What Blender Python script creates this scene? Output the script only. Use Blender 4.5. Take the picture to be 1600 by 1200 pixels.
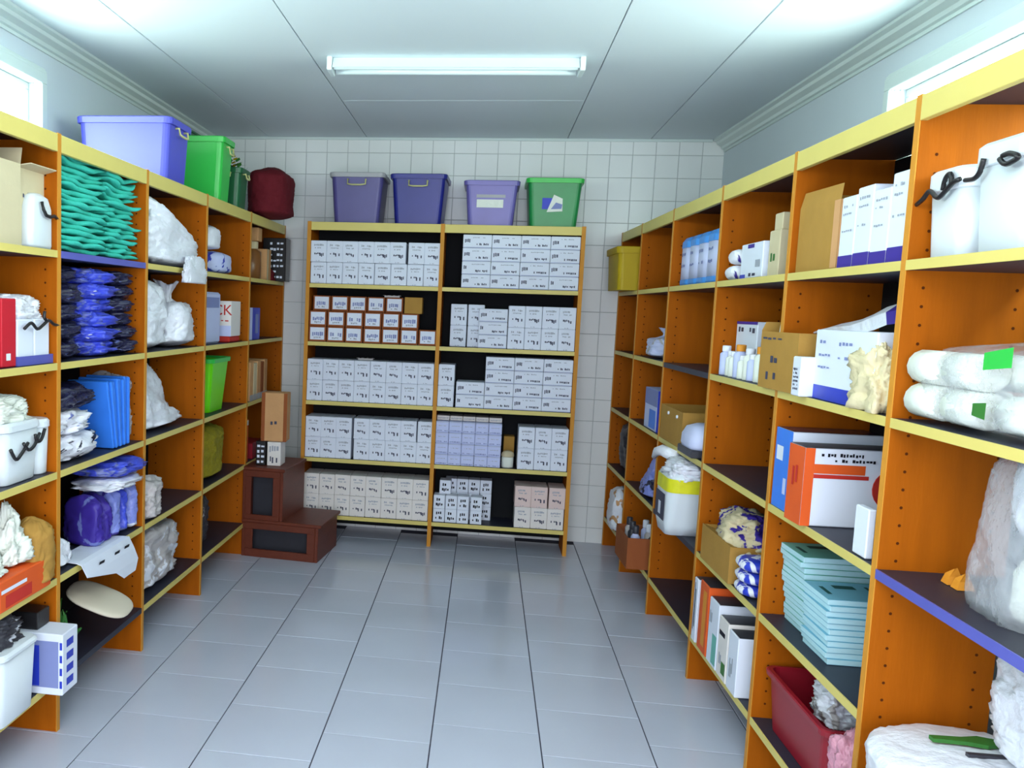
import bpy, bmesh, math, random
from mathutils import Vector, Matrix, noise

# ------------------------------------------------------------------ camera, world, light, exposure
SC = bpy.context.scene
for _o in list(bpy.data.objects):
    bpy.data.objects.remove(_o)
cam_d = bpy.data.cameras.new('camera'); cam = bpy.data.objects.new('camera', cam_d)
SC.collection.objects.link(cam); SC.camera = cam
_r = Vector((0.98669, 0.15903, 0.03382)); _d = Vector((0.05050, -0.10200, -0.99350)); _f = Vector((-0.15455, 0.98199, -0.10868))
_m = Matrix(((_r.x, -_d.x, -_f.x), (_r.y, -_d.y, -_f.y), (_r.z, -_d.z, -_f.z)))
cam.matrix_world = Matrix.Translation((0, 0, 1.552)) @ _m.to_4x4()
cam_d.sensor_width = 36.0; cam_d.lens = 36 * 1480.4 / 1600
cam_d.shift_x = (800 - 520.5) / 1600; cam_d.shift_y = (641.1 - 600) / 1600
cam_d.clip_start = .05

W = bpy.data.worlds.new('world'); SC.world = W; W.use_nodes = True
W.node_tree.nodes['Background'].inputs[0].default_value = (.75, .9, 1, 1)
W.node_tree.nodes['Background'].inputs[1].default_value = 1.0
SC.view_settings.view_transform = 'Standard'; SC.view_settings.look = 'None'
SC.view_settings.exposure = 0.0; SC.view_settings.gamma = 1.0; SC.view_settings.use_curve_mapping = False

def area(name, loc, rot, sx, sy, power, col):
    l = bpy.data.lights.new(name, 'AREA'); l.shape = 'RECTANGLE'; l.size = sx; l.size_y = sy
    l.energy = power; l.color = col
    o = bpy.data.objects.new(name, l); o.location = loc; o.rotation_euler = rot
    SC.collection.objects.link(o); return o
PANE = 19.0                                   # brightness of the daylit panes
DOORW = area('doorway_daylight', (0.0, -1.25, 1.35), (math.radians(80), 0, 0), 2.2, 2.1, 66, (.9, .92, 1)); DOORW.data.spread = math.radians(130)
OVERHEAD_FILL = area('overhead_fill', (-.2, .9, 2.6), (0, 0, 0), 1.4, .5, 40, (.95, 1, .98))  # added fill light overhead, out of view; no fixture hangs there

# ------------------------------------------------------------------ materials
def s2l(c):
    c = c / 255.0
    return c / 12.92 if c <= .04045 else ((c + .055) / 1.055) ** 2.4
def rgb(r, g, b): return (s2l(r), s2l(g), s2l(b), 1)
_M = {}
def mat(name, col, rough=.5, spec=.4, var=.08, scale=6, bump=0, bscale=40, stretch=None, metal=0, alpha=1, coat=0, trans=0):
    if name in _M: return _M[name]
    m = bpy.data.materials.new(name); m.use_nodes = True; _M[name] = m
    nt = m.node_tree; b = nt.nodes['Principled BSDF']
    b.inputs['Roughness'].default_value = rough; b.inputs['Specular IOR Level'].default_value = spec
    b.inputs['Metallic'].default_value = metal; b.inputs['Alpha'].default_value = alpha
    b.inputs['Coat Weight'].default_value = coat; b.inputs['Transmission Weight'].default_value = trans
    c = rgb(*col)
    tc = nt.nodes.new('ShaderNodeTexCoord'); mp = nt.nodes.new('ShaderNodeMapping')
    nt.links.new(tc.outputs['Object'], mp.inputs[0])
    if stretch: mp.inputs['Scale'].default_value = stretch
    n = nt.nodes.new('ShaderNodeTexNoise'); n.inputs['Scale'].default_value = scale; n.inputs['Detail'].default_value = 4
    nt.links.new(mp.outputs[0], n.inputs['Vector'])
    mx = nt.nodes.new('ShaderNodeMix'); mx.data_type = 'RGBA'
    mx.inputs[6].default_value = tuple(max(0, v * (1 - var)) for v in c[:3]) + (1,)
    mx.inputs[7].default_value = tuple(min(1, v * (1 + var)) for v in c[:3]) + (1,)
    nt.links.new(n.outputs['Fac'], mx.inputs[0]); nt.links.new(mx.outputs[2], b.inputs['Base Color'])
    if bump:
        n2 = nt.nodes.new('ShaderNodeTexNoise'); n2.inputs['Scale'].default_value = bscale; n2.inputs['Detail'].default_value = 5
        nt.links.new(mp.outputs[0], n2.inputs['Vector'])
        bp = nt.nodes.new('ShaderNodeBump'); bp.inputs['Strength'].default_value = bump; bp.inputs['Distance'].default_value = .02
        nt.links.new(n2.outputs['Fac'], bp.inputs['Height']); nt.links.new(bp.outputs[0], b.inputs['Normal'])
    return m
def emis(name, col, st):
    m = bpy.data.materials.new(name); m.use_nodes = True; nt = m.node_tree
    nt.nodes.remove(nt.nodes['Principled BSDF'])
    e = nt.nodes.new('ShaderNodeEmission'); e.inputs[0].default_value = rgb(*col); e.inputs[1].default_value = st
    nt.links.new(e.outputs[0], nt.nodes['Material Output'].inputs[0]); _M[name] = m; return m

wood = mat('orange_wood', (170, 88, 6), .6, .1, .22, 9, .05, 60, (3, 3, .35))
edge_wood = mat('edge_band_wood', (206, 140, 48), .5, .2, .1, 12)
cream = mat('cream_edging', (218, 200, 112), .45, .4, .05, 8)
slate = mat('slate_laminate', (44, 46, 60), .45, .25, .12, 10)
blue_edge = mat('blue_edging', (88, 92, 176), .4, .4, .08, 10)
back_shade = mat('painted_shade_backing', (30, 31, 34), .8, .1)  # near-black colour stands in for shade behind the open-backed shelves
hole_m = mat('pin_hole_dark', (84, 38, 6), .8, .1)
paint = mat('white_wall_paint', (205, 214, 222), .6, .3, .03, 2, .02, 30)
ceil_m = mat('ceiling_board', (218, 228, 234), .5, .3, .02, 1.5)
joint_m = mat('ceiling_joint', (190, 200, 206), .8, .1)
gloss_trim = mat('white_gloss_trim', (208, 220, 218), .3, .5, .02)
wtile = mat('glazed_wall_tile', (236, 239, 238), .18, .5, .05, 3)
grout = mat('wall_grout', (190, 194, 194), .8, .1, .1, 20)
ftile = mat('floor_tile_glaze', (196, 200, 216), .17, .45, .06, 2.2, .02, 6)
fgrout = mat('floor_grout', (70, 70, 84), .85, .1, .1, 20)
carton_w = mat('white_carton', (226, 232, 246), .5, .3, .03, 6)
carton_w2 = mat('ivory_carton', (232, 226, 222), .5, .3, .03, 6)
carton_p = mat('pinkish_carton', (228, 204, 198), .55, .3, .04, 6)
carton_b = mat('pale_blue_carton', (198, 206, 244), .5, .3, .04, 6)
ink = mat('dark_print', (70, 72, 92), .6, .2, .1)
ink_g = mat('grey_print', (165, 170, 182), .6, .2, .1)
ink_b = mat('blue_print', (130, 140, 190), .6, .2, .1)
ink_k = mat('black_print', (24, 24, 34), .6, .2, .1)
ink_r = mat('red_print', (196, 52, 44), .6, .2, .1)
ink_teal = mat('dark_green_print', (24, 78, 74), .6, .2, .1)
brown_card = mat('brown_cardboard', (176, 134, 66), .8, .15, .12, 12, .08, 60)
red_card = mat('reddish_cardboard', (150, 84, 48), .8, .15, .12, 12, .08, 60)
tan_card = mat('tan_cardboard', (206, 156, 108), .8, .15, .12, 12, .08, 60)
ivory_card = mat('ivory_cardboard', (208, 194, 160), .7, .2, .06, 12, .05, 60)
dark_wood = mat('dark_red_wood', (104, 46, 28), .45, .4, .25, 8, .08, 50, (3, .6, 3))
white_bag = mat('white_plastic_bag', (236, 238, 248), .35, .5, .04, 8, .5, 22)
grey_bag = mat('greyish_plastic_bag', (196, 190, 190), .4, .5, .1, 8, .5, 20)
cloth_w = mat('white_cloth', (232, 236, 226), .8, .2, .04, 8, .3, 30)
beige_cl = mat('beige_cloth', (222, 208, 170), .8, .2, .1, 10, .4, 30)
teal = mat('teal_gown_cloth', (62, 190, 172), .75, .2, .16, 14, .35, 26)
navy = mat('navy_cloth_in_plastic', (34, 34, 66), .25, .6, .35, 14, .6, 24)
royal = mat('royal_blue_cloth_in_plastic', (68, 84, 214), .28, .6, .3, 14, .6, 24)
lblue = mat('periwinkle_plastic', (132, 144, 220), .3, .6, .25, 12, .5, 24)
sky_bl = mat('bright_blue_folder', (54, 128, 236), .4, .4, .12, 10)
blue_m = mat('strong_blue', (40, 60, 190), .4, .4, .15, 10)
violet = mat('violet_blue', (62, 44, 150), .45, .4, .1)
red_m = mat('red_plastic', (200, 24, 44), .35, .5, .08)
dkred = mat('maroon_fabric', (104, 26, 36), .8, .2, .25, 8, .4, 30)
crim = mat('crimson_plastic', (150, 22, 40), .35, .5, .1)
orange_m = mat('orange_card', (226, 92, 34), .5, .3, .1)
amber = mat('amber_card', (224, 146, 44), .5, .3, .1)
yellow_m = mat('mustard_yellow', (186, 158, 16), .5, .3, .12)
yel = mat('bright_yellow_print', (226, 222, 40), .5, .3, .2, 20)
olive = mat('olive_yellow_net', (150, 138, 34), .7, .2, .35, 30, .7, 50)
purple_p = mat('periwinkle_crate_plastic', (74, 78, 196), .35, .5, .05, 5)
green_p = mat('green_crate_plastic', (48, 190, 72), .35, .5, .06, 5)
lime_p = mat('lime_green_plastic', (108, 222, 4), .35, .5, .05, 5)
dgreen = mat('dark_green_plastic', (18, 92, 52), .4, .5, .15, 8)
mgreen = mat('mid_green_plastic', (30, 140, 72), .35, .5, .2, 6)
greyvio = mat('grey_violet_plastic', (84, 78, 140), .35, .5, .18, 6)
navy_p = mat('navy_plastic', (28, 34, 132), .32, .5, .2, 6)
violet_p = mat('lavender_plastic', (112, 104, 178), .35, .5, .16, 6)
rim_grey = mat('pale_grey_rim', (172, 172, 176), .4, .4)
handle_y = mat('pale_yellow_handle', (206, 204, 140), .4, .4)
clearish = mat('milky_plastic', (222, 230, 236), .3, .5, .03, 5)
blackp = mat('black_plastic', (26, 24, 26), .35, .5, .1)
darkgr = mat('dark_grey_plastic', (58, 58, 66), .4, .4, .15)
metal_w = mat('white_enamel', (225, 238, 240), .3, .5, .02)
tube_m = mat('tube_glass', (232, 246, 250), .2, .5, .01)
aqua = mat('aqua_booklet_cover', (112, 184, 172), .55, .3, .08, 8)
aqua_b = mat('light_blue_booklet_cover', (120, 184, 208), .55, .3, .08, 8)
paper_e = mat('page_edges', (186, 226, 236), .7, .2, .12, 60, .2, 90, (1, 1, 12))
leaf = mat('leafy_green', (52, 116, 44), .5, .4, .3, 12)
beige_p = mat('beige_plastic', (206, 196, 176), .4, .4, .05)
pinkbag = mat('pink_plastic_bag', (214, 150, 170), .3, .5, .15, 10, .5, 30)
jar_br = mat('brown_jar', (132, 84, 40), .3, .5, .2)
bluecap = mat('sky_blue_cap', (74, 150, 232), .4, .4, .15, 12)
lav_pack = mat('pale_lavender_pack', (206, 212, 246), .4, .4, .1, 14)
clear_m = mat('clear_plastic_film', (225, 230, 238), .12, .7, .05, 8, .6, 18, alpha=.34)
pane_m = emis('daylit_pane', (226, 250, 240), PANE)

# ------------------------------------------------------------------ mesh helpers
class MB:
    def __init__(s): s.v = []; s.f = []; s.mi = []; s.mats = []
    def m(s, mt):
        if mt not in s.mats: s.mats.append(mt)
        return s.mats.index(mt)
    def add(s, vs, fs, mt):
        k = len(s.v); s.v += [tuple(v) for v in vs]; i = s.m(mt)
        for f in fs: s.f.append([a + k for a in f]); s.mi.append(i)
    def box(s, x0, x1, y0, y1, z0, z1, mt):
        vs = [(x, y, z) for z in (z0, z1) for y in (y0, y1) for x in (x0, x1)]
        s.add(vs, [(0, 2, 3, 1), (4, 5, 7, 6), (0, 1, 5, 4), (2, 6, 7, 3), (0, 4, 6, 2), (1, 3, 7, 5)], mt)
    def bbox(s, x0, x1, y0, y1, z0, z1, mt, b=.003):
        # box with chamfered edges
        X = (x0, x1); Y = (y0, y1); Z = (z0, z1); vs = []; idx = {}
        for i in (0, 1):
            for j in (0, 1):
                for k in (0, 1):
                    sx, sy, sz = (1, -1)[i], (1, -1)[j], (1, -1)[k]
                    for a in range(3):
                        p = [X[i] + sx * b, Y[j] + sy * b, Z[k] + sz * b]
                        p[a] = (X[i], Y[j], Z[k])[a]; idx[i, j, k, a] = len(vs); vs.append(p)
        fs = []
        def face(t, flip): fs.append(t[::-1] if flip else t)
        for i in (0, 1):
            face([idx[i, 0, 0, 0], idx[i, 0, 1, 0], idx[i, 1, 1, 0], idx[i, 1, 0, 0]], i == 1)
            face([idx[0, i, 0, 1], idx[1, i, 0, 1], idx[1, i, 1, 1], idx[0, i, 1, 1]], i == 1)
            face([idx[0, 0, i, 2], idx[0, 1, i, 2], idx[1, 1, i, 2], idx[1, 0, i, 2]], i == 1)
        for i in (0, 1):
            for j in (0, 1):
                face([idx[i, j, 0, 0], idx[i, j, 1, 0], idx[i, j, 1, 1], idx[i, j, 0, 1]], (i + j) % 2 == 0)
                face([idx[i, 0, j, 0], idx[i, 1, j, 0], idx[i, 1, j, 2], idx[i, 0, j, 2]], (i + j) % 2 == 1)
                face([idx[0, i, j, 1], idx[1, i, j, 1], idx[1, i, j, 2], idx[0, i, j, 2]], (i + j) % 2 == 0)
                for k in (0, 1):
                    face([idx[i, j, k, 0], idx[i, j, k, 1], idx[i, j, k, 2]], (i + j + k) % 2 == 0)
        s.add(vs, fs, mt)
    def tube(s, pts, r, mt, n=8):
        pts = [Vector(p) for p in pts]; rings = []
        for i, p in enumerate(pts):
            t = (pts[min(i + 1, len(pts) - 1)] - pts[max(i - 1, 0)]).normalized()
            up = Vector((0, 0, 1)) if abs(t.z) < .9 else Vector((1, 0, 0))
            a = t.cross(up).normalized(); b = a.cross(t); rr = r[i] if isinstance(r, (list, tuple)) else r
            rings.append([p + (a * math.cos(q) + b * math.sin(q)) * rr for q in [2 * math.pi * k / n for k in range(n)]])
        vs = [v for g in rings for v in g]
        fs = [(i * n + k, i * n + (k + 1) % n, (i + 1) * n + (k + 1) % n, (i + 1) * n + k) for i in range(len(pts) - 1) for k in range(n)]
        fs += [tuple(range(n))[::-1], tuple((len(pts) - 1) * n + k for k in range(n))]
        s.add(vs, fs, mt)
    def loops(s, loops, mt, cap0=True, cap1=True):
        n = len(loops[0]); vs = [v for l in loops for v in l]
        fs = [(i * n + k, i * n + (k + 1) % n, (i + 1) * n + (k + 1) % n, (i + 1) * n + k) for i in range(len(loops) - 1) for k in range(n)]
        if cap0: fs.append(tuple(range(n))[::-1])
        if cap1: fs.append(tuple((len(loops) - 1) * n + k for k in range(n)))
        s.add(vs, fs, mt)
    def face_quad(s, f, W_, D_, H_, u0, u1, v0, v1, mt, off=.0008):
        # f names the side of a box centred on x,y with base z=0; u left..right as seen from outside, v up
        def P(u, v):
            if f == '-y': return (-W_ / 2 + u * W_, -D_ / 2 - off, v * H_)
            if f == '+y': return (W_ / 2 - u * W_, D_ / 2 + off, v * H_)
            if f == '+x': return (W_ / 2 + off, -D_ / 2 + u * D_, v * H_)
            if f == '-x': return (-W_ / 2 - off, D_ / 2 - u * D_, v * H_)
            return (-W_ / 2 + u * W_, -D_ / 2 + v * D_, H_ + off)
        s.add([P(u0, v0), P(u1, v0), P(u1, v1), P(u0, v1)], [(0, 1, 2, 3)], mt)
    def scrib(s, f, W_, D_, H_, u0, u1, v0, v1, n, mt, seed=0, off=.0008):
        R = random.Random(seed); du = (u1 - u0) / n
        for k in range(n):
            if R.random() < .12: continue
            a = u0 + k * du + du * .08; h = (v1 - v0) * R.uniform(.55, 1)
            c = (v0 + v1) / 2 + (v1 - v0) * R.uniform(-.12, .12)
            s.face_quad(f, W_, D_, H_, a, a + du * R.uniform(.55, .9), c - h / 2, c + h / 2, mt, off)
    def mesh(s, name, smooth=False):
        me = bpy.data.meshes.new(name); me.from_pydata(s.v, [], s.f)
        for mt in s.mats: me.materials.append(mt)
        me.polygons.foreach_set('material_index', s.mi)
        if smooth: me.polygons.foreach_set('use_smooth', [True] * len(me.polygons))
        me.update(); return me

def link(o, parent=None, loc=None, rz=0):
    SC.collection.objects.link(o)
    if loc is not None: o.location = loc
    if rz: o.rotation_euler = (0, 0, rz)
    if parent: o.parent = parent
    return o
def T(name, label, cat, loc, rz=0, group=None):
    o = bpy.data.objects.new(name, None); o.empty_display_size = .05
    link(o, None, loc, rz); o['label'] = label; o['category'] = cat
    if group: o['group'] = group
    return o
def S(name, me, label, cat, loc, rz=0, group=None, rot=None):
    o = bpy.data.objects.new(name, me); link(o, None, loc, rz)
    if rot: o.rotation_euler = rot
    o['label'] = label; o['category'] = cat
    if group: o['group'] = group
    return o
def P(name, me, parent, loc=None, label=None, rz=0):
    o = bpy.data.objects.new(name, me); link(o, parent, loc, rz)
    if label: o['label'] = label
    return o
def struct(name, me, loc=(0, 0, 0), rz=0):
    o = bpy.data.objects.new(name, me); link(o, None, loc, rz); o['kind'] = 'structure'; return o

def rrect(w, d, z, r=.02, n=4, cx=0, cy=0):
    out = []
    r = min(r, w / 2 - .001, d / 2 - .001)
    for (sx, sy, a0) in ((1, 1, 0), (-1, 1, 90), (-1, -1, 180), (1, -1, 270)):
        for k in range(n + 1):
            a = math.radians(a0 + 90 * k / n)
            out.append((cx + sx * (w / 2 - r) + r * math.cos(a), cy + sy * (d / 2 - r) + r * math.sin(a), z))
    return out

def bag_mesh(name, w, d, h, kind, mt, seed, nu=64, nv=40, wr=.13, mt2=None, extra=None, slant=0):
    O_ = Vector((seed * 7.31, seed * 3.17, seed * 1.93)); vs = []
    for j in range(nv + 1):
        v = j / nv
        if kind == 'sack':
            if v < .62: r = min(1, (v / .12) ** .5 if v < .12 else 1) * (1 - .12 * (v / .62) ** 2); z = v * .95
            elif v < .82: t = (v - .62) / .2; r = .88 - .72 * (t * t * (3 - 2 * t)); z = v * .95
            else: t = (v - .82) / .18; r = .16 + .22 * t; z = v
        elif kind == 'cone': r = min(1, (v / .1) ** .5 if v < .1 else 1) * (1 - .86 * max(0, (v - .1) / .9) ** 1.05); z = v
        elif kind == 'heap': a = v * math.pi / 2; r = math.cos(a) ** .6; z = math.sin(a) ** .8
        elif kind == 'block': r = min(1, (v / .05) ** .35 if v < .05 else 1) * (1 if v < .84 else max(.0, 1 - ((v - .84) / .16) ** 3)); z = min(v, .84 + (v - .84) * 1.0)
        elif kind == 'full': r = min(1, (v / .1) ** .4 if v < .1 else 1) * (1 if v < .72 else max(.0, 1 - ((v - .72) / .28) ** 2.4)); z = v
        else: a = (v - .5) * math.pi; r = max(0, math.cos(a)) ** .5; z = .5 + .5 * math.sin(a)          # pillow
        for i in range(nu):
            t = 2 * math.pi * i / nu; c, s_ = math.cos(t), math.sin(t)
            e = .72; cx = abs(c) ** e * (1 if c > 0 else -1); sy = abs(s_) ** e * (1 if s_ > 0 else -1)
            p = Vector((cx * r, sy * r, z * 1.4 - .5))
            q = p * 2.2 + O_
            n1 = noise.noise(q) ; n2 = 1 - abs(noise.noise(q * 2.3 + Vector((5, 5, 5)))) * 2; n3 = 1 - abs(noise.noise(q * 5.1)) * 2
            n4 = 1 - abs(noise.noise(Vector((q.x * 9, q.y * 9, q.z * 5)))) * 2
            k = 1 + wr * (n1 * 1.3 + (n2 - .5) * .6 + (n3 - .5) * .5 + (n4 - .5) * .35)
            if slant: zq = 1 - slant * max(0, min(1, (sy * r + 1) / 2))
            if kind in ('sack', 'cone') and v > .4: k *= 1 + .14 * math.sin(t * 9 + seed) * (v - .4)
            zz = (z + wr * .45 * n1 * min(1, v * 3) + wr * .16 * (n3 - .5) * min(1, v * 3)) * (zq if slant else 1)
            vs.append([cx * r * k, sy * r * k, zz])
    xs = [v[0] for v in vs]; ys = [v[1] for v in vs]; zs = [v[2] for v in vs]
    def nm(a, lo, hi, L): return (a - lo) / (hi - lo) * L
    vs = [(nm(v[0], min(xs), max(xs), w) - w / 2, nm(v[1], min(ys), max(ys), d) - d / 2, nm(v[2], min(zs), max(zs), h)) for v in vs]
    fs = [(j * nu + i, j * nu + (i + 1) % nu, (j + 1) * nu + (i + 1) % nu, (j + 1) * nu + i) for j in range(nv) for i in range(nu)]
    fs += [tuple(range(nu))[::-1], tuple(nv * nu + i for i in range(nu))]
    b = MB(); b.add(vs, fs, two_tone(mt, mt2, extra if extra is not None else .12) if mt2 else mt)
    return b.mesh(name, True)

def crate(label, cat, loc, w, d, h, mt, rim=None, rz=0, taper=.86, group=None, handles=('-y',), hm=None, name='storage_crate', rim_h=.03, lid=None, prints=None, handle_w=.34):
    t = T(name, label, cat, loc, rz, group); b = MB(); rm = rim or mt
    A = [rrect(w * taper + (w - w * taper) * k, d * taper + (d - d * taper) * k, h * k * .999, .03) for k in (0, .03, .5, .92)]
    I = [rrect(w * taper + (w - w * taper) * k - .008, d * taper + (d - d * taper) * k - .008, max(.006, h * k), .03) for k in (.98, .5, .02)]
    b.loops(A + [rrect(w, d, h * .97, .03)] + [rrect(w - .006, d - .006, h * .98, .03)] + I, mt, True, True)
    # shallow vertical ribs on the flanks
    P('body', b.mesh('crate_body'), t)
    r = MB()
    r.loops([rrect(w * .985, d * .985, h - rim_h, .03), rrect(w + .02, d + .02, h - rim_h, .035), rrect(w + .024, d + .024, h - .004, .035), rrect(w + .016, d + .016, h, .035), rrect(w - .01, d - .01, h, .03), rrect(w - .012, d - .012, h - rim_h, .03)], rm, False, False)
    P('rim', r.mesh('crate_rim'), t)
    if lid:
        l = MB(); l.loops([rrect(w + .026, d + .026, h + .001, .035), rrect(w + .026, d + .026, h + .012, .035), rrect(w - .03, d - .03, h + .018, .03)], lid)
        P('lid', l.mesh('crate_lid'), t)
    if hm:
        for f in handles:
            q = MB(); hw = (w if 'y' in f else d) * handle_w; z0 = h * .76; z1 = h * .86; dd = (d if 'y' in f else w) / 2
            pts = []
            for (u, z, o) in ((-hw / 2, z1, -.002), (-hw / 2, z1, .016), (-hw / 2, z0, .02), (-hw / 4, z0 - .004, .022), (hw / 4, z0 - .004, .022), (hw / 2, z0, .02), (hw / 2, z1, .016), (hw / 2, z1, -.002)):
                pts.append({'-y': (u, -dd - o, z), '+x': (dd + o, u, z), '-x': (-dd - o, u, z)}[f])
            q.tube(pts, .0055, hm, 6); P('handle', q.mesh('crate_handle', True), t)
    if prints:
        q = MB(); prints(q, w, d, h); P('sticker', q.mesh('crate_sticker'), t)
    return t

_C = {}
def two_tone(ma, mb_, thr, scale=7):
    key = 'mix_%s_%s_%.2f' % (ma.name, mb_.name, thr)
    if key in _M: return _M[key]
    m = ma.copy(); m.name = key; _M[key] = m; nt = m.node_tree; b = nt.nodes['Principled BSDF']
    src = b.inputs['Base Color'].links[0].from_socket
    cb = [n for n in mb_.node_tree.nodes if n.type == 'MIX'][0].inputs[6].default_value
    n = nt.nodes.new('ShaderNodeTexNoise'); n.inputs['Scale'].default_value = scale; n.inputs['Detail'].default_value = 3; n.inputs['Distortion'].default_value = 1.5
    tc = nt.nodes.new('ShaderNodeTexCoord'); nt.links.new(tc.outputs['Object'], n.inputs['Vector'])
    r = nt.nodes.new('ShaderNodeValToRGB'); r.color_ramp.elements[0].position = .49 + thr * .2; r.color_ramp.elements[1].position = .52 + thr * .2
    nt.links.new(n.outputs['Fac'], r.inputs[0]); mx = nt.nodes.new('ShaderNodeMix'); mx.data_type = 'RGBA'
    nt.links.new(r.outputs[0], mx.inputs[0]); nt.links.new(src, mx.inputs[6]); mx.inputs[7].default_value = tuple(cb)
    nt.links.new(mx.outputs[2], b.inputs['Base Color']); return m
def carton(key, w, d, h, body, prints=(), bev=.003):
    if key in _C: return _C[key]
    b = MB(); b.bbox(-w / 2, w / 2, -d / 2, d / 2, 0, h, body, bev)
    for i, p in enumerate(prints):
        if p[0] == 's': b.scrib(p[1], w, d, h, *p[2:], off=.0006 + .0003 * i)
        else: b.face_quad(p[1], w, d, h, *p[2:], off=.0006 + .0003 * i)
    _C[key] = b.mesh(key); return _C[key]
def text_mesh(name, txt, size, mt):
    c = bpy.data.curves.new(name, 'FONT'); c.body = txt; c.size = size; c.extrude = .0004; c.align_x = 'CENTER'
    o = bpy.data.objects.new(name, c); me = bpy.data.meshes.new_from_object(o)
    bpy.data.objects.remove(o); me.materials.append(mt); return me

# ------------------------------------------------------------------ room shell
YB = 6.572; HC = 2.706; XL = -1.99; Y0 = -1.3
def wall_tiles(parent, xs, zrows, meshes):
    for (i, k, w0, w1) in xs:
        pass
fl = MB(); fl.box(-2.2, 1.9, Y0 - .1, YB + .15, -.06, -.0035, fgrout); floor = struct('floor', fl.mesh('floor'))
R0 = random.Random(4)
tv = []
for k in range(3):
    b = MB(); g = .0022; b.bbox(-.1967 + g, .1967 - g, -.2 + g, .2 - g, -.008, .0, ftile, .0012); tv.append(b.mesh('floor_tile'))
for c in range(-2, 8):
    x = -1.3015 + c * .3934 - .1967 + .3934
    off = 3.454 + (.0 if c % 2 == 1 else -.17)
    for r in range(-12, 9):
        y = off + r * .4 + .2
        if y < Y0 or y > YB - .1: continue
        if x > 1.5 or x < -2.0: continue
        if y < 1.6: continue
        P('floor_tile', tv[R0.randrange(3)], floor, (x, y, R0.uniform(0, .0006)))
rest = MB()
for c in range(-2, 8):
    x = -1.3015 + c * .3934 + .1967
    off = 3.454 + (.0 if c % 2 == 1 else -.17)
    for r in range(-12, 9):
        y = off + r * .4 + .2
        if x < 1.5 and x > -2 and Y0 + .1 < y < 1.6: rest.bbox(x - .194, x + .194, y - .197, y + .197, -.008, 0, ftile, .0012)
o = P('tiles_behind_camera', rest.mesh('floor_rest'), floor); o['kind'] = 'stuff'

# ceiling: boards with open joints
cs = MB(); cs.box(-2.1, 2.0, Y0 - .1, YB + .1, HC + .012, HC + .08, joint_m); ceiling = struct('ceiling', cs.mesh('ceiling'))
xe = [XL - .02, -1.55, -.865, .47, 1.0, 1.95]; 
for i in range(5):
    ys = [Y0, .6, 5.42, YB] if i in (2,) else [Y0, 1.8, YB]
    for a, c in zip(ys[:-1], ys[1:]):
        b = MB(); g = .0025; b.bbox(xe[i] + g, xe[i + 1] - g, a + g, c - g, HC, HC + .012, ceil_m, .002)
        P('ceiling_board', b.mesh('ceiling_board'), ceiling)
# back wall with tiles
bw = MB(); bw.box(-2.15, 1.75, YB + .006, YB + .12, 0, HC + .01, grout); wb = struct('wall_back', bw.mesh('wall_back'))
tm = []
for k in range(4):
    b = MB(); g = .0018; b.bbox(-.0725 + g, .0725 - g, 0, .008, g, .147 - g, wtile, .0015); tm.append(b.mesh('wall_tile'))
restm = MB()
nt_ = 0
for c in range(-20, 6):
    x0 = .893 + c * .145 - .145; x1 = x0 + .145
    if x1 < XL or x0 > 1.5: continue
    for r in range(-16, 4):
        z0 = 2.31 + r * .147
        z1 = z0 + .147
        if z1 > HC + .1 or z1 < 0.02: continue
        vis = z0 > 2.0 or (-1.46 < x1 and x0 < -1.15) or (x1 > .58 and x0 < .95)
        if z0 > 2.6 or z0 < 0.0:
            restm.box(x0 + .0018, x1 - .0018, YB, YB + .008, max(0, z0) + .0018, min(HC, z1) - .0018, wtile)
        elif vis:
            P('wall_tile', tm[R0.randrange(4)], wb, ((x0 + x1) / 2, YB + R0.uniform(0, .0006), z0)); nt_ += 1
        else: restm.box(x0 + .0018, x1 - .0018, YB, YB + .008, z0 + .0018, z1 - .0018, wtile)
o = P('tiles_behind_rack', restm.mesh('wall_tiles_rest'), wb); o['kind'] = 'stuff'
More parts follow.
